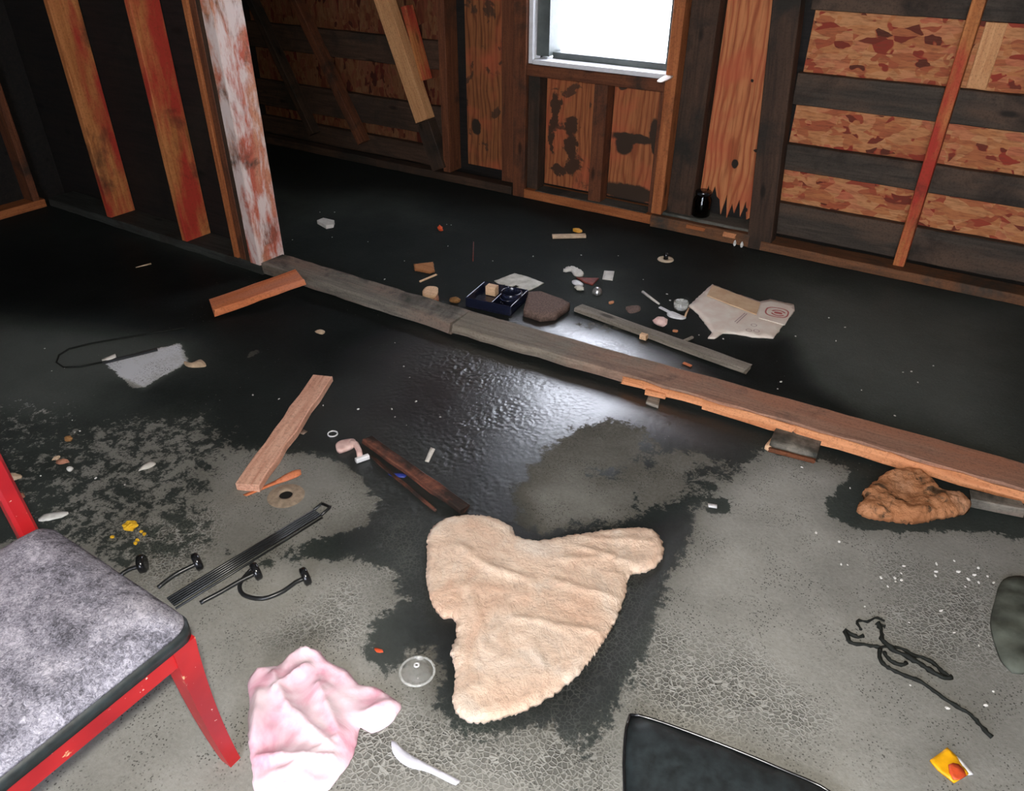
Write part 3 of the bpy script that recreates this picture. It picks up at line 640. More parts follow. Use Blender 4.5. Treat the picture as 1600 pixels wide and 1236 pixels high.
one(slab('insulation_batt', ins_out(OUT, .02), batz, M['insul'], step=.0045, jit=.0028, grid=.009), 'large heart-shaped slab of tan fibre insulation in the foreground', 'insulation')
OUT2 = [(1340, 792), (1352, 777), (1350, 766), (1368, 752), (1385, 739), (1420, 733), (1450, 746), (1468, 764), (1480, 771), (1500, 773), (1518, 790), (1500, 801), (1470, 806), (1430, 813), (1390, 809), (1358, 804)]
one(slab('insulation_chunk', ins_out(OUT2, .015), lambda x, y, d, f=insz(.036, .012, 26, 9): f(x, y, d)-.022*math.exp(-(((x-F(1415, 773).x)/.05)**2+((y-F(1415, 773).y)/.04)**2)), M['insul_dirty'], step=.006, jit=.003, grid=.008), 'small rusty brown insulation chunk with dark holes near the right edge', 'insulation')

# pink cloth
CL = [(386, 1062), (400, 1042), (432, 1035), (450, 1020), (467, 1010), (495, 1010), (510, 1027), (540, 1042), (560, 1064), (590, 1070), (610, 1084), (627, 1099), (605, 1128), (580, 1140), (562, 1131), (557, 1150), (550, 1178), (530, 1206), (505, 1232), (440, 1240), (398, 1232), (392, 1195), (386, 1150), (386, 1120), (388, 1090)]
RID = [((402, 1052), (470, 1022), .030), ((470, 1022), (500, 1030), .036), ((495, 1030), (540, 1060), .026), ((540, 1060), (600, 1090), .020), ((430, 1060), (450, 1110), .022), ((450, 1110), (520, 1175), .024), ((405, 1090), (395, 1180), .022), ((500, 1080), (530, 1150), .020), ((565, 1125), (620, 1100), .022), ((400, 1190), (520, 1190), .022), ((440, 1215), (530, 1160), .018), ((480, 1050), (430, 1085), .024)]
RID = [(Vector(F2(*a)), Vector(F2(*b)), h) for a, b, h in RID]
def clothz(x, y, d):
    p = Vector((x, y)); h = 0
    for a, b, hh in RID: h = max(h, hh*math.exp(-segdist(p, a, b)/.013))
    v = Vector((x*14, y*14, 2)); e = 1-math.exp(-d/.012)
    return .004 + e*(h*.9 + .010*(.6-abs(mnoise.noise(v))) + .006*(.5-abs(mnoise.noise(v*2.3))) + .003)
one(slab('pink_cloth', [F2(x, y, .015) for x, y in CL], clothz, M['pink'], step=.008, jit=.0012, grid=.0065), 'crumpled pale pink cloth on the floor beside the red chair leg', 'cloth')

# red chair
t = thing('red_chair', 'red painted wooden chair with matted grey plush seat', 'chair', (-1.10, .22, 0))
sx0, sx1, sy0, sy1 = -1.325, -.895, .015, .432
def rrect(x0, x1, y0, y1, r, n=6):
    out = []
    for cx_, cy_, a0 in ((x1-r, y1-r, 0), (x0+r, y1-r, 90), (x0+r, y0+r, 180), (x1-r, y0+r, 270)):
        for i in range(n+1):
            a = math.radians(a0+90*i/n); out.append((cx_+r*math.cos(a), cy_+r*math.sin(a)))
    return out
so = slab('seat', rrect(sx0, sx1, sy0, sy1, .035), lambda x, y, d: .405+.030*(1-math.exp(-d/.022))+.008*min(1, d/.15)+.0025*mnoise.noise(Vector((x*25, y*25, 0))), M['plush'], t, step=.016, smooth_outline=False, bottom=.400)
slab('seat_base', rrect(sx0, sx1+.003, sy0-.002, sy1+.002, .03), lambda x, y, d: .399, M['vinyl_black'], t, step=.03, smooth_outline=False, bottom=.375)
beam('rail', sx1-.028, sx1-.004, sy0+.03, sy1-.045, .330, .373, M['red_paint'], t, b=.004)
beam('rail', sx0+.004, sx0+.028, sy0+.03, sy1-.045, .330, .373, M['red_paint'], t, b=.004)
beam('rail', sx0+.04, sx1-.045, sy1-.032, sy1-.010, .330, .373, M['red_paint'], t, b=.004)
beam('rail', sx0+.04, sx1-.045, sy0+.010, sy0+.032, .330, .373, M['red_paint'], t, b=.004)
def leg(x, y, dx, dy, ztop, w0, w1, h=0):
    V, Fc = [], []; n = 12
    for i in range(n+1):
        k = i/n; z = ztop*(1-k); w = w0+(w1-w0)*k**.8; s_ = k**2.2
        for (a, b_) in ((-1, -1), (1, -1), (1, 1), (-1, 1)):
            V.append((x+dx*s_+a*w/2, y+dy*s_+b_*w/2*.85, z))
    for i in range(n):
        for k in range(4):
            a = i*4+k; c_ = i*4+(k+1) % 4; Fc.append((a, a+4, c_+4, c_)[::-1])
    Fc.append((0, 1, 2, 3)); Fc.append(tuple(n*4+i for i in (3, 2, 1, 0)))
    return mk('leg', V, Fc, M['red_paint'], t)
leg(sx1-.024, sy1-.026, .004, .022, .373, .050, .028)
leg(sx1-.024, sy0+.026, .004, -.022, .373, .050, .028)
leg(sx0+.024, sy1-.026, -.05, 0, .373, .046, .028)
leg(sx0+.024, sy0+.026, -.05, 0, .373, .046, .028)
for y in (sy1-.028, sy0+.028):
    plank('back_post', (sx0-.018, y, .34), (sx0-.075, y, .86), .034, .030, (1, 0, 0), M['red_paint'], t, b=.006)
plank('back_rail', (sx0-.068, sy0+.03, .80), (sx0-.068, sy1-.03, .80), .10, .020, (1, 0, 0), M['red_paint'], t, b=.006)
plank('back_rail', (sx0-.045, sy0+.03, .60), (sx0-.045, sy1-.03, .60), .05, .018, (1, 0, 0), M['red_paint'], t, b=.006)

# black metal rack of bars with disc feet
t = thing('metal_stand', 'folded black metal stand with parallel bars and round disc feet', 'stand', F(400, 870))
A, B = F(268, 946), F(497, 806); dv = (B-A).normalized(); nv = Vector((-dv.y, dv.x, 0))
for i in range(5):
    o_ = nv*(i-2)*.0072
    tube('bar', [A+o_+Vector((0, 0, .012)), B+o_+Vector((0, 0, .012))], .0034, M['black_metal'], t)
e0, e1, e2, e3 = B+nv*.016, B+nv*.022+dv*.03, B-nv*.008+dv*.038, B-nv*.016
tube('end_loop', [p+Vector((0, 0, .012)) for p in (e0, e1, e1.lerp(e2, .1), e2, e2.lerp(e3, .1), e3)], .004, M['black_metal'], t)
tube('long_rod', [A-nv*.022+Vector((0, 0, .006)), B-nv*.02+Vector((0, 0, .006))], .003, M['black_metal'], t)
def foot_rod(px, disc):
    P = [F(x, y, .012) for x, y in px]; Q = F(disc[0], disc[1], .0245)
    pts = resample([(p.x, p.y) for p in P]+[(Q.x, Q.y)], .012, 0, R, True, False)
    pts = [Vector((p.x, p.y, .007+.013*i/(len(pts)-1))) for i, p in enumerate(pts)]
    r_ = tube('leg', pts, .0054, M['black_metal'], t)
    ax = (pts[-1]-pts[-3]).normalized(); ax.z = .12; ax.normalize()
    rot = ax.to_track_quat('Z', 'Y').to_matrix()
    lathe('disc_foot', [(0, -.009), (.018, -.009), (.0235, -.006), (.0235, .005), (.020, .009), (.014, .010), (0, .006)], M['black_plastic'], r_, Q+Vector((0, 0, .0005)), 24, True, rot)
foot_rod([(185, 898), (203, 890)], (222, 881)); foot_rod([(246, 916), (275, 898)], (308, 878)); foot_rod([(312, 940), (345, 925), (375, 910)], (400, 893))
foot_rod([(392, 888), (378, 905), (374, 917), (380, 929), (400, 936), (420, 935), (445, 925), (462, 913)], (477, 901))

# floor drain
c = F(447, 775); t = thing('floor_drain', 'round open drain hole with a rusty collar in the concrete', 'drain', (c.x, c.y, 0))
lathe('collar', [(.019, .0005), (.019, .006), (.026, .007), (.042, .003), (.052, .0006)], M['rust'], t, c, 28)
lathe('opening', [(0, .0009), (.0195, .0009)], M['black'], t, c, 24)  # black disc paints the shade inside the hole; the slab is uncut

# clear lid in front
c = F(652, 1050); t = thing('plastic_dish', 'clear round plastic dish lying next to the pink cloth', 'dish', (c.x, c.y, 0))
lathe('dome', [(.036, .002), (.034, .010), (.028, .017), (.015, .021), (.006, .022), (.006, .0205), (.015, .0195), (.027, .0155), (.0325, .0095), (.0345, .002)], M['clear'], t, c, 40, closed=True)
lathe('rim', [(.0345, .001), (.040, .001), (.040, .004), (.0365, .0055), (.0345, .004)], M['clear_rim'], t, c, 40, closed=True)
lathe('button', [(.003, .0222), (.0065, .0222), (.0065, .0245), (.003, .0245)], M['white_plastic'], t, c, 20, closed=True)
q = F(656, 1028, .01); rock('handle_tab', .018, .012, .008, M['clear_rim'], (q.x, q.y, .006), t, 3, .1, .4)

# plastic knife, bottom
one(slab('plastic_knife', [F2(*p) for p in ((612, 1158), (618, 1160), (632, 1174), (655, 1188), (690, 1206), (720, 1222), (712, 1228), (670, 1208), (640, 1200), (622, 1188), (613, 1174))], lambda x, y, d: .003+min(d*.3, .003), M['skyblue'], step=.007, grid=.006), 'translucent white curved plastic knife at the bottom edge below the cloth', 'knife')
# black padded slab
PAD = [(985, 1114), (1020, 1121), (1080, 1142), (1150, 1169), (1215, 1196), (1300, 1236), (1330, 1290), (1200, 1340), (1050, 1320), (985, 1270), (976, 1215), (976, 1170), (979, 1135)]
t = thing('black_pad', 'dusty black vinyl pad with piped edge at the bottom edge', 'pad', F(1100, 1200))
PO = [F2(x, y, .03) for x, y in PAD]
cu = slab('cushion', PO, lambda x, y, d: .022+.012*(1-math.exp(-d/.01)), M['vinyl_black'], t, step=.02, grid=.025)
rs = resample(PO, .02); tube('piping', [(p.x, p.y, .024) for p in rs]+[(rs[0].x, rs[0].y, .024)], .003, M['black_plastic'], cu)
# wrapper bottom right
t = thing('snack_wrapper', 'bright yellow and red wrapper scrap at the bottom right corner', 'wrapper', F(1480, 1190))
yf = slab('yellow_foil', [F2(*p) for p in ((1452, 1190), (1478, 1171), (1494, 1184), (1512, 1212), (1490, 1225), (1465, 1205))], lambda x, y, d: .004+.006*abs(mnoise.noise(Vector((x*40, y*40, 0)))), M['yellow_bag'], t, step=.008, smooth_outline=False)
slab('red_print', [F2(1482, 1195, .012), F2(1498, 1194, .012), F2(1510, 1212, .012), F2(1490, 1218, .012)], lambda x, y, d: .0125, M['orange_chip'], yf, step=.01, bottom=.0105)
slab('white_edge', [F2(1494, 1184), F2(1500, 1188), F2(1520, 1212), F2(1512, 1212)], lambda x, y, d: .005, M['white_plastic'], t, step=.01)
# tarry cord
t = thing('tarred_cord', 'black tar-crusted cord tangled on the concrete at lower right', 'cord', F(1400, 1040))
def zc(p): return (1160+p[0]*.2625, 900+p[1]*.2625)
for pts, r0 in (([(715, 360), (690, 372), (640, 350), (610, 332), (640, 400), (720, 415), (800, 428), (880, 430), (950, 442), (1010, 475), (1090, 500), (1140, 530), (1200, 588), (1238, 604)], .0042),
                ([(1238, 606), (1200, 618), (1120, 575), (1050, 530), (980, 490), (900, 450), (830, 392), (825, 340), (802, 290)], .0056),
                ([(705, 325), (682, 276), (740, 276), (800, 255), (845, 274)], .0032), ([(800, 285), (850, 306)], .003),
                ([(815, 440), (815, 495), (850, 542), (950, 592), (1050, 632), (1150, 700), (1250, 770), (1340, 820), (1400, 880), (1450, 940), (1482, 966)], .0042),
                ([(838, 458), (880, 510), (940, 536), (972, 524)], .0045)):
    P = resample([F2(*zc(p)) for p in pts], .006, .0012, R, True, False)
    tube('strand', [(p.x, p.y, r0*.95) for p in P], [r0*R.uniform(.7, 1.3) for _ in P], M['tar'], t, n=7, jit=.15)
# unclear dark object at the right edge, given a made-up heap shape
GC = [(1568, 905), (1556, 935), (1549, 968), (1555, 1000), (1570, 1035), (1600, 1050), (1640, 1000), (1640, 930), (1605, 900)]
one(slab('dark_green_heap', [F2(x, y, .01) for x, y in GC], lambda x, y, d: +.006+.018*(1-math.exp(-d/.03))+.012*abs(mnoise.noise(Vector((x*16, y*16, 1)))), M['heap_green'], step=.014), 'dark green lumpy heap cut by the right edge', 'cloth')

# cardboard sheet
CB = [(1112, 446), (1150, 461), (1187, 473), (1203, 470), (1240, 478), (1241, 487), (1222, 512), (1208, 530), (1175, 528), (1150, 523), (1130, 522), (1116, 531), (1106, 530), (1112, 521), (1101, 506), (1090, 491), (1076, 480), (1097, 460)]
c = F(1160, 490); t = thing('cardboard_sheet', 'torn whitish cardboard sheet with red stamp and tan flap', 'cardboard', c)
sh = slab('sheet', [F2(*p) for p in CB], lambda x, y, d: .007+.003*mnoise.noise(Vector((x*9, y*9, 3))), M['card'], t, step=.012, jit=.002, smooth_outline=False, grid=.03)
slab('flap', [F2(x, y, .012) for x, y in ((1113, 446), (1150, 460), (1188, 474), (1182, 492), (1145, 478), (1105, 462))], lambda x, y, d: .0145, M['card_tan'], t, step=.02, jit=.001, bottom=.0105, smooth_outline=False, smooth=False)
cf = slab('corner_flap', [F2(x, y, .012) for x, y in ((1190, 474), (1205, 471), (1241, 484), (1226, 508), (1186, 497))], lambda x, y, d: .0135, M['card'], t, step=.02, jit=.001, bottom=.0105, smooth_outline=False, smooth=False)
def ring_print(name, cpx, rx, ry, wd, z, mat, parent, squ=1.0, n=28, a0=0, a1=360):
    c_ = F(cpx[0], cpx[1], z); V, Fc = [], []; full = a1-a0 >= 360
    for i in range(n+(0 if full else 1)):
        a_ = math.radians(a0+(a1-a0)*i/n)
        for k in (0, 1):
            ca, sa = math.cos(a_), math.sin(a_); u = (abs(ca)**squ)*(1 if ca > 0 else -1)*(rx-k*wd); w_ = (abs(sa)**squ)*(1 if sa > 0 else -1)*(ry-k*wd)
            V.append((u, w_, 0))
    m_ = n if full else n
    tot = len(V)//2
    for i in range(m_):
        j = (i+1) % tot; Fc.append((i*2, i*2+1, j*2+1, j*2)[::-1])
    Mx = Matrix.Translation(c_) @ Matrix.Rotation(math.radians(8), 4, 'Z')
    return mk(name, V, Fc, mat, parent, M=Mx)
ring_print('stamp_border', (1214, 488), .046, .045, .006, .0142, M['print_red'], cf, .7)
ring_print('stamp_arc', (1216, 489), .030, .028, .008, .0142, M['print_red'], cf, 1, 16, 20, 160)
ring_print('stamp_arc', (1216, 489), .030, .028, .008, .0142, M['print_red'], cf, 1, 16, 200, 330)
ring_print('stamp_bar', (1216, 489), .016, .010, .0099, .0142, M['print_red'], cf, .6)
for k, (p0, p1) in enumerate((((1148, 503), (1164, 489)), ((1151, 505), (1167, 490)), ((1122, 468), (1170, 486)))):
    plank('printed_line', F(*p0, .0104)+Vector((0, 0, 0)), F(*p1, .0104), .004, .0006, (0, 0, 1), M['print_mauve'], sh, b=.0001)
for (x, y) in ((1170, 516), (1182, 517), (1178, 508)): ring_print('faint_mark', (x, y), .012, .012, .003, .0106, M['print_mauve'], sh)

# tray with cup ring
tp = [F(732, 487), F(806, 503), F(815, 462), F(742, 458)]
c = sum(tp, Vector())/4; c.z = 0; t = thing('plastic_tray', 'glossy blue-black plastic tray with a round cup holder behind the plank', 'tray', c)
ux = (tp[1]-tp[0]).normalized(); uy = Vector((-ux.y, ux.x, 0)); Wt, Dt, Ht = .205, .175, .045
c = c + uy*.02
TM = Matrix(((ux.x, uy.x, 0, c.x), (ux.y, uy.y, 0, c.y), (0, 0, 1, 0), (0, 0, 0, 1)))
def tb(name, x0, x1, y0, y1, z0, z1, mat):
    o_ = mk(name, *box_mesh([(x0, x1, y0, y1, z0, z1)]), mat, t, M=TM); md = o_.modifiers.new('b', 'BEVEL'); md.width = .002; md.segments = 2; return o_
tb('bottom', -Wt/2, Wt/2, -Dt/2, Dt/2, .001, .006, M['blue_plastic'])
for (x0, x1, y0, y1) in ((-Wt/2, Wt/2, -Dt/2, -Dt/2+.005), (-Wt/2, Wt/2, Dt/2-.005, Dt/2), (-Wt/2, -Wt/2+.005, -Dt/2+.006, Dt/2-.006), (Wt/2-.005, Wt/2, -Dt/2+.006, Dt/2-.006), (.012, .017, -Dt/2+.006, Dt/2-.006)):
    tb('side', x0, x1, y0, y1, .007, Ht, M['blue_plastic'])
cc = TM @ Vector((.060, .01, 0))
cupo = lathe('cup', [(.032, .007), (.038, .060), (.0405, .063), (.043, .060), (.036, .007)], M['blue_plastic'], t, cc, 32, closed=True)
ring_t = [(cc.x+ux.x*.04*math.cos(a)+uy.x*.062*math.sin(a), cc.y+ux.y*.04*math.cos(a)+uy.y*.062*math.sin(a), .046) for a in [i*math.pi*2/28 for i in range(29)]]
tube('holder_ring', ring_t, .0025, M['blue_plastic'], cupo)
q = TM @ Vector((-.05, .055, .007))
one(plank('wood_block', Vector((q.x, q.y, .028))-ux*.022, Vector((q.x, q.y, .028))+ux*.022, .035, .040, (0, 0, 1), M['wood_fresh'], None, b=.002), 'small pale cut wood block standing in the blue-black tray', 'block')
# broken zinc plate
one(slab('metal_plate', [F2(*p) for p in ((772, 440), (804, 428), (822, 433), (850, 443), (838, 450), (824, 456), (822, 462), (812, 459), (803, 452), (812, 449), (806, 446), (796, 452), (786, 449), (791, 445), (782, 446))], lambda x, y, d: .004+.002*mnoise.noise(Vector((x*30, y*30, 0))), M['zinc'], step=.008, jit=.001, smooth_outline=False), 'broken pale metal plate with notched edge behind the blue-black tray', 'plate')
# brown gritty slab
one(slab('stone_slab', [F2(x, y, .035) for x, y in ((826, 455), (845, 454), (878, 466), (891, 473), (868, 489), (845, 491), (818, 483))], lambda x, y, d: .033+min(d, .006)*.3, M['stone_brown'], step=.012, jit=.001, smooth_outline=False), 'thick brown gritty slab right of the blue-black tray', 'slab')
# wood chunk, husk, brown scrap
q = F(674, 462); t = thing('wood_chunk', 'pale rounded wood chunk on the floor behind the grey plank', 'chunk', (q.x, q.y, 0))
slab('top_piece', [F2(660, 456, .03), F2(668, 448, .03), F2(684, 450, .03), F2(680, 462, .03), F2(664, 462, .03)], lambda x, y, d: .032, M['wood_fresh'], t, step=.01, bottom=.018)
slab('support_piece', [F2(674, 466), F2(684, 462), F2(686, 472), F2(678, 476)], lambda x, y, d: .0175, M['rust_chip'], t, step=.01, smooth_outline=False)
q = F(711, 473); one(rock('brown_husk', .05, .034, .026, M['cone'], (q.x, q.y, 0), seed=5, rotz=.6, smooth=True), 'brown oval husk between wood chunk and blue-black tray', 'husk')
one(slab('wood_scrap', [F2(*p) for p in ((647, 416), (677, 413), (679, 426), (672, 428), (648, 424))], lambda x, y, d: .012, M['wood_brown'], step=.008, jit=.002, smooth_outline=False), 'flat rusty brown wood scrap behind the pale wood chunk', 'scrap')
one(plank('wood_sliver', F(656, 440, .004), F(682, 429, .004), .010, .006, (0, 0, 1), M['wood_fresh'], None, jag=.004), 'thin pale sliver in front of the rusty brown wood scrap', 'sliver')
# bits right of tray
one(slab('crumpled_plastic', [F2(*p) for p in ((880, 425), (888, 419), (900, 421), (911, 428), (910, 433), (898, 432), (892, 425), (884, 426))], lambda x, y, d: .006+.018*abs(mnoise.noise(Vector((x*60, y*60, 0)))), M['paper_cream' if 0 else 'paper_white'], step=.007), 'crumpled off-white scrap left of the small white square', 'scrap')
one(slab('red_scrap', [F2(*p) for p in ((900, 435), (936, 436), (926, 447), (914, 443))], lambda x, y, d: .006, M['red_chip'], step=.01, smooth_outline=False), 'dark red triangular scrap below the crumpled off-white scrap', 'scrap')
one(slab('paper_square', [F2(*p) for p in ((944, 424), (960, 425), (957, 439), (941, 437))], lambda x, y, d: .004, M['paper_white'], step=.012, smooth_outline=False), 'small square white tile lying flat on the dark floor', 'tile')
one(slab('curved_shard', [F2(*p) for p in ((894, 440), (902, 439), (911, 445), (908, 448), (896, 445))], lambda x, y, d: .005+d*.4, M['white_plastic'], step=.007), 'small curved white shard left of the dome cap', 'shard')
q = F(905, 453); one(rock('glass_lump', .045, .035, .018, M['zinc'], (q.x, q.y, 0), seed=6), 'dull grey broken lump between slab and dome cap', 'lump')
q = F(933, 459); one(lathe('dome_cap', [(0, .030), (.010, .028), (.018, .020), (.021, .010), (.022, .001), (.018, .001), (.017, .010), (0, .026)], M['steel'], None, q, 24), 'small shiny dome cap behind the grey lath', 'cap')
# round fixture near back wall
q = F(1040, 406); t = thing('round_fixture', 'round cream rosette with a dark knob near the back wall', 'fixture', q)
lathe('rosette', [(.012, .006), (.024, .008), (.036, .005), (.038, .001), (.012, .001)], M['paper_cream'], t, q, 28, closed=True)
lathe('knob', [(0, .034), (.008, .032), (.011, .022), (.011, .0065), (0, .0065)], M['black_plastic'], t, q, 20)
# utensils
one(tube('plastic_stick', [F(1004, 456, .006), F(1016, 465, .006), F(1030, 475, .005)], [.0065, .006, .004], M['paper_white']), 'thin pale stick end pointing at the white spoon', 'stick')
t = thing('plastic_spoon', 'white plastic spoon with handle beside the torn cardboard', 'spoon', F(1050, 490))
plank('handle', F(1031, 480, .006), F(1052, 491, .006), .014, .006, (0, 0, 1), M['white_plastic'], t)
slab('bowl', [F2(*p) for p in ((1042, 490), (1050, 488), (1062, 493), (1072, 497), (1066, 500), (1052, 498), (1044, 495))], lambda x, y, d: .005+min(d*.5, .005), M['white_plastic'], t, step=.008)
q = F(1063, 484); t = thing('clear_cup', 'clear crumpled plastic cup touching the cardboard edge', 'cup', q)
lathe('bowl', [(.010, .001), (.026, .006), (.031, .022), (.030, .036), (.028, .036), (.029, .022), (.024, .009), (.010, .004)], M['clear_rim'], t, q, 24, closed=True)
tube('bent_strip', [F(1076, 482, .02), F(1072, 490, .012), F(1070, 496, .004)], .004, M['card_tan'], t)
q = F(1031, 508); one(rock('plaster_lump', .060, .045, .035, M['pink_plastic'], (q.x, q.y, 0), seed=12), 'pale pink plaster lump behind the grey lath', 'lump')
q = F(1005, 530); one(plank('tan_cube', q+Vector((-.012, 0, .012)), q+Vector((.014, 0, .012)), .022, .022, (0, 0, 1), M['wood_fresh'], None, b=.003), 'small pale block in front of the grey lath', 'block')
one(tube('metal_pin', [F(980, 511, .006), F(1004, 521, .006)], .006, M['steel']), 'short steel pin lying along the front of the grey lath', 'pin')
one(plank('grey_peg', F(1062, 536, .010), F(1082, 527, .010), .012, .010, (0, 0, 1), M['lath_grey'], None), 'short grey peg crossing behind the grey lath', 'peg')
one(plank('orange_strip', F(1068, 567, .004), F(1080, 572, .004), .012, .005, (0, 0, 1), M['plank_orange'], None), 'tiny orange wood strip between lath end and reddish plank', 'strip')
one(slab('orange_sliver', [F2(951, 473), F2(958, 471), F2(959, 474), F2(953, 476)], lambda x, y, d: .004, M['plank_edge'], step=.006), 'tiny orange sliver behind the left end of the grey lath', 'sliver')
one(slab('orange_sliver', [F2(1052, 516), F2(1059, 517), F2(1058, 520), F2(1051, 519)], lambda x, y, d: .004, M['plank_edge'], step=.006), 'tiny orange sliver between plaster lump and cardboard', 'sliver')
one(slab('rusty_stain_flake', [F2(978, 480), F2(998, 478), F2(1000, 486), F2(984, 490)], lambda x, y, d: .002, M['stone_brown'], step=.012), 'flat reddish brown flake behind the middle of the grey lath', 'flake')
# items further back
t = thing('wood_scrap', 'cream wood strip with a yellow piece below the window wall', 'scrap', F(888, 368))
q0, q1 = F(863, 372), F(915, 371); plank('strip', q0+Vector((0, 0, .008)), q1+Vector((0, 0, .008)), .035, .014, (0, 0, 1), M['tan_chip'], t, jit=.002)
q = F(902, 363, .015); rock('yellow_piece', .055, .032, .022, M['mustard'], (q.x, q.y, .0152), t, 7, .25, .1)
one(slab('white_box', [F2(496, 350), F2(506, 346), F2(523, 350), F2(521, 356), F2(510, 358)], lambda x, y, d: .020, M['paper_white'], step=.015, smooth_outline=False, smooth=False), 'small flat white box right of the painted post', 'box')
q = F(688, 361); one(rock('orange_bit', .028, .022, .030, M['orange_chip'], (q.x, q.y, 0), seed=3, rough=.7), 'tiny bright orange-red scrap on the dark floor below plywood', 'scrap')
one(tube('red_straw', [F(740, 378, .004), F(739, 408, .004)], .0022, M['red_chip']), 'thin dark red straw lying left of the pale metal plate', 'straw')
c = Vector((-1.205, 3.655, .0755)); t = thing('glass_jar', 'dark glass jar standing on the dusty ledge against plywood', 'jar', c)
lathe('body', [(0, .001), (.040, .001), (.046, .008), (.046, .085), (.036, .102), (.036, .112), (.033, .112), (.033, .101), (.043, .083), (.043, .010), (.038, .005), (0, .005)], M['jar'], t, c, 32)
lathe('lid', [(0, .128), (.036, .128), (.039, .125), (.039, .110), (.037, .110), (.0365, .1125), (0, .1125)], M['black_plastic'], t, c, 28)
for k, (x, y) in enumerate(((-.99, .012), (-.955, .030))):
    one(rock('white_crumb', .014, .010, .03, M['chip'], (x+.01, 3.548, .0), seed=20+k), 'white crumb stuck at the ledge below the plywood panel', 'crumb', 'white crumbs at the foot of the plywood ledge')
# middle floor
q = F(520, 679); one(lathe('plastic_ring', [(.0135, .001), (.0165, .001), (.0165, .005), (.0135, .005)], M['white_plastic'], None, q, 32, closed=True), 'small white plastic ring left of the bent pink piece', 'ring')
t = thing('bent_plastic', 'bent pinkish plastic elbow piece near the white ring', 'fitting', F(552, 702))
slab('flat_arm', [F2(x, y, .01) for x, y in ((525, 694), (532, 689), (552, 686), (556, 693), (546, 700), (530, 705), (525, 700))], lambda x, y, d: .012+min(d, .006)*.4, M['pink_plastic'], t, step=.008)
tube('stem', [F(549, 691, .011), F(556, 694, .011), F(561, 704, .011), F(563, 716, .011)], [.010, .0095, .009, .009], M['pink_plastic'], t, n=10)
plank('foot', F(556, 720, .01), F(576, 713, .01), .015, .016, (0, 0, 1), M['white_plastic'], t)
one(slab('paper_tag', [F2(464, 676), F2(472, 671), F2(481, 675), F2(474, 680)], lambda x, y, d: .003, M['plank_grey'], step=.012, smooth_outline=False), 'small grey-tan rectangle between the pine board and white ring', 'tag')
one(slab('white_shard', [F2(673, 700), F2(680, 703), F2(670, 723), F2(664, 722)], lambda x, y, d: .004, M['paper_white'], step=.01, smooth_outline=False), 'narrow pale shard standing alone right of the red lath', 'shard')
one(slab('blue_scrap', [F2(606, 742), F2(616, 740), F2(634, 741), F2(632, 747), F2(612, 745)], lambda x, y, d: .003+d*.3, M['blue'], step=.008), 'small blue plastic scrap beside the wet red lath', 'scrap')
one(slab('red_sliver', [F2(585, 1013), F2(598, 1016), F2(599, 1020), F2(589, 1020)], lambda x, y, d: .002, M['orange_chip'], step=.005), 'tiny red sliver on wet floor above the clear dish', 'sliver')
one(slab('white_chip_strip', [F2(1106, 788), F2(1120, 790), F2(1120, 795), F2(1107, 793)], lambda x, y, d: .004, M['white_plastic'], step=.008, smooth_outline=False), 'small white strip on the wet edge of right concrete', 'strip')
one(slab('twisted_wrapper', [F2(492, 519), F2(500, 516), F2(508, 519), F2(504, 523), F2(495, 521)], lambda x, y, d: .004+d*.5, M['tan_chip'], step=.008), 'small twisted tan wrapper on the black floor above the pine board', 'wrapper')
# left floor
one(tube('thin_cable', [F(x, y, .004) for x, y in ((290, 512), (240, 520), (190, 528), (140, 537), (108, 545), (92, 555), (88, 566), (100, 574), (125, 573), (160, 566))], .0035, M['tar'], n=6), 'thin black cable looping on the floor left of the frosty patch', 'cable')
one(plank('black_rod', F(160, 567, .006), F(246, 546, .006), .012, .010, (0, 0, 1), M['black_metal'], None), 'straight black strip along the top of the pale floor patch', 'strip')
one(slab('white_wrapper', [F2(160, 566), F2(172, 561), F2(181, 557), F2(181, 563), F2(170, 567)], lambda x, y, d: .012+d*.4, M['paper_white'], step=.008), 'small white scrap on the end of the straight black strip', 'scrap')
one(slab('tan_scrap', [F2(288, 566), F2(300, 568), F2(314, 563), F2(322, 573), F2(300, 575), F2(290, 572)], lambda x, y, d: .004+d*.5, M['tan_chip'], step=.008), 'tan torn scrap at the right tip of the pale floor patch', 'scrap')
one(tube('pale_stick', [F(212, 418, .004), F(236, 412, .004)], [.002, .004], M['tan_chip']), 'thin pale stick on the black floor below the red studs', 'stick')
one(slab('leaf_scrap', [F2(217, 737), F2(224, 728), F2(236, 722), F2(244, 726), F2(232, 733), F2(222, 735)], lambda x, y, d: .004+d*.4, M['paper_white'], step=.007), 'pale leaf-shaped scrap on mottled concrete above the yellow foam', 'scrap')
t = thing('plaster_fragment', 'reddish broken fragment with white lump near the left edge', 'fragment', F(98, 725))
q = F(98, 724); rock('red_piece', .040, .022, .014, M['rust_chip'], (q.x, q.y, 0), t, 4, .5, .6)
q = F(89, 718); rock('tan_piece', .016, .022, .012, M['tan_chip'], (q.x, q.y, 0), t, 6, .5)
q = F(110, 735); rock('white_piece', .022, .018, .012, M['chip'], (q.x, q.y, 0), t, 8, .4)
q = F(108, 688); one(rock('brown_crumb', .030, .022, .014, M['cone'], (q.x, q.y, 0), seed=31), 'brown crumb on the dark floor above the reddish broken fragment', 'crumb')
q = F(22, 748); one(rock('cream_lump', .050, .025, .018, M['tan_chip'], (q.x, q.y, 0), seed=33, rotz=.5), 'cream lump at the left edge above the red chair back', 'lump')
q = F(34, 777); one(rock('orange_lump', .028, .018, .014, M['rust_chip'], (q.x, q.y, 0), seed=35), 'orange-brown lump touching the red chair back post', 'lump')
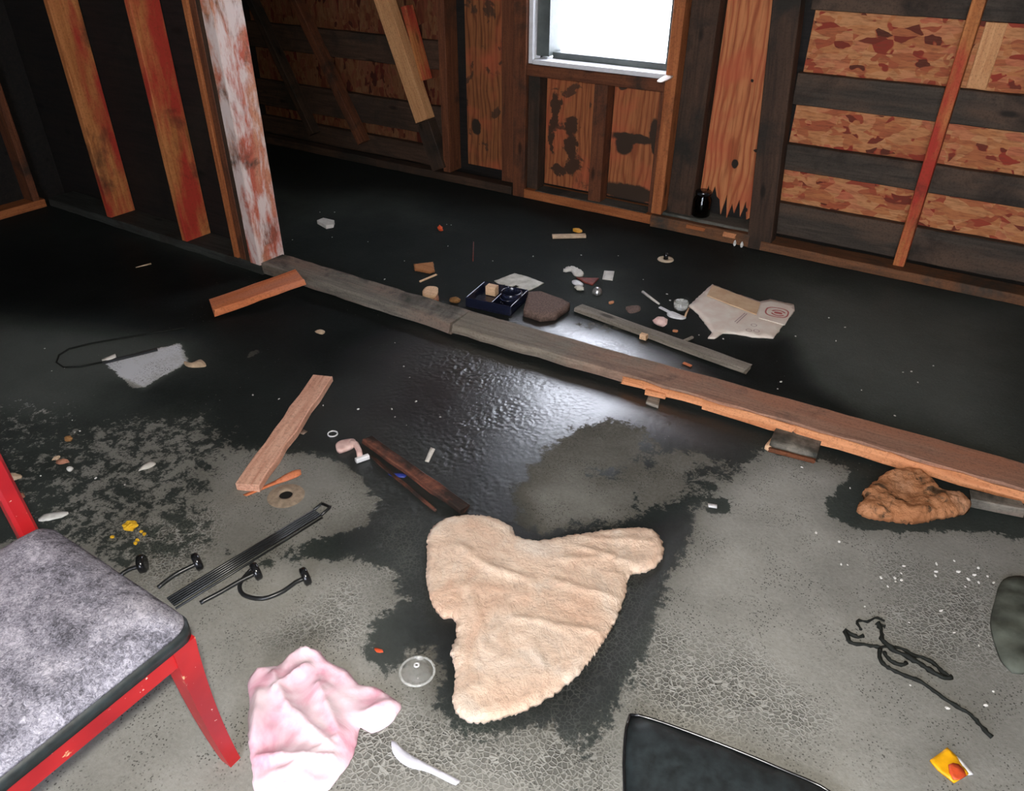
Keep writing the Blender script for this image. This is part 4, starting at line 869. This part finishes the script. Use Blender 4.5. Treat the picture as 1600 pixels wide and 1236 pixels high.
one(slab('pale_mortar_smear', [F2(60, 812), F2(75, 803), F2(100, 800), F2(107, 804), F2(90, 811), F2(65, 816)], lambda x, y, d: .003+d*.2, M['chip'], step=.008, jit=.002), 'pale green-grey mortar crust above the chair seat', 'crust')
# yellow foam
q = F(205, 826); one(rock('yellow_foam', .036, .026, .022, M['yellow'], (q.x, q.y, 0), seed=2, rough=.6, sub=3, rotz=.6), 'largest yellow foam crumb between chair seat and mottled floor', 'foam')
for k, (x, y) in enumerate(((176, 840), (226, 836), (221, 832), (215, 845), (212, 850))):
    q = F(x, y); one(rock('yellow_crumb', .011, .009, .007, M['yellow'], (q.x, q.y, 0), seed=40+k, rough=.6), 'tiny yellow crumb beside the largest yellow foam crumb', 'crumb', 'tiny yellow crumbs')
# white chips
def chips(name, label, group, pts, size, mat, seed):
    rr = random.Random(seed); base = [rock(name, 1, .75, .45, mat, (0, 0, 0), seed=seed+i, rough=.5, sub=1).data for i in range(3)]
    for o_ in [o_ for o_ in bpy.data.objects if o_.data in base]: bpy.data.objects.remove(o_)
    for (x, y) in pts:
        o_ = bpy.data.objects.new(name, rr.choice(base)); COL.objects.link(o_); p = F(x, y); o_.location = (p.x, p.y, 0)
        s_ = size*rr.uniform(.6, 1.3); o_.scale = (s_, s_*rr.uniform(.7, 1.2), s_); o_.rotation_euler = (0, 0, rr.uniform(0, 6)); tag(o_, label, 'chip', group)
chips('white_chip', 'small white chip on the grey concrete below the rusty insulation chunk', 'white chips on the right concrete', [(1376, 903), (1412, 885), (1408, 896), (1398, 904), (1399, 909), (1387, 917), (1408, 907), (1463, 882), (1461, 900), (1462, 894), (1491, 877), (1497, 894), (1513, 906), (1522, 899), (1529, 911), (1508, 917), (1543, 901), (1552, 911), (1528, 888), (1324, 883), (1311, 847), (1314, 882), (1420, 973), (1422, 1071), (1491, 989), (1470, 955), (1540, 1103), (1552, 1081), (1480, 1107), (1351, 948), (1253, 731), (1328, 763), (1275, 833), (1529, 1009)], .009, M['chip'], 50)
CH = 'pale chip on the black floor '
chips('pale_chip', CH+'behind the two long planks', 'pale chips behind the planks', [(457, 375), (519, 371), (500, 332), (523, 332), (575, 378), (632, 408), (700, 385), (601, 437), (770, 408), (833, 401), (908, 399), (966, 400), (1005, 437), (1042, 460), (1047, 470), (698, 351), (705, 352)], .0085, M['chip'], 60)
chips('pale_chip', CH+'between the pine board and the long planks', 'pale chips around the pine board', [(631, 573), (617, 536), (617, 652), (436, 624), (688, 652), (560, 640), (395, 618), (505, 634), (460, 688), (640, 590), (612, 640), (635, 665), (650, 628)], .0085, M['chip'], 63)
chips('pale_chip', CH+'around or right of the torn cardboard', 'pale chips by the cardboard', [(1092, 524), (1215, 608), (1220, 597), (1411, 582), (1424, 581), (1434, 598), (1458, 572), (1295, 497), (1306, 533), (1320, 512), (1243, 526), (1346, 610), (1398, 650), (1130, 530), (1062, 578)], .0085, M['chip'], 66)
chips('pale_chip', CH+'left of the pale floor patch and yellow foam', 'pale chips near the left edge', [(113, 657), (117, 676), (125, 674), (64, 744), (150, 748), (195, 758), (102, 575), (81, 580), (70, 545)], .0085, M['chip'], 69)
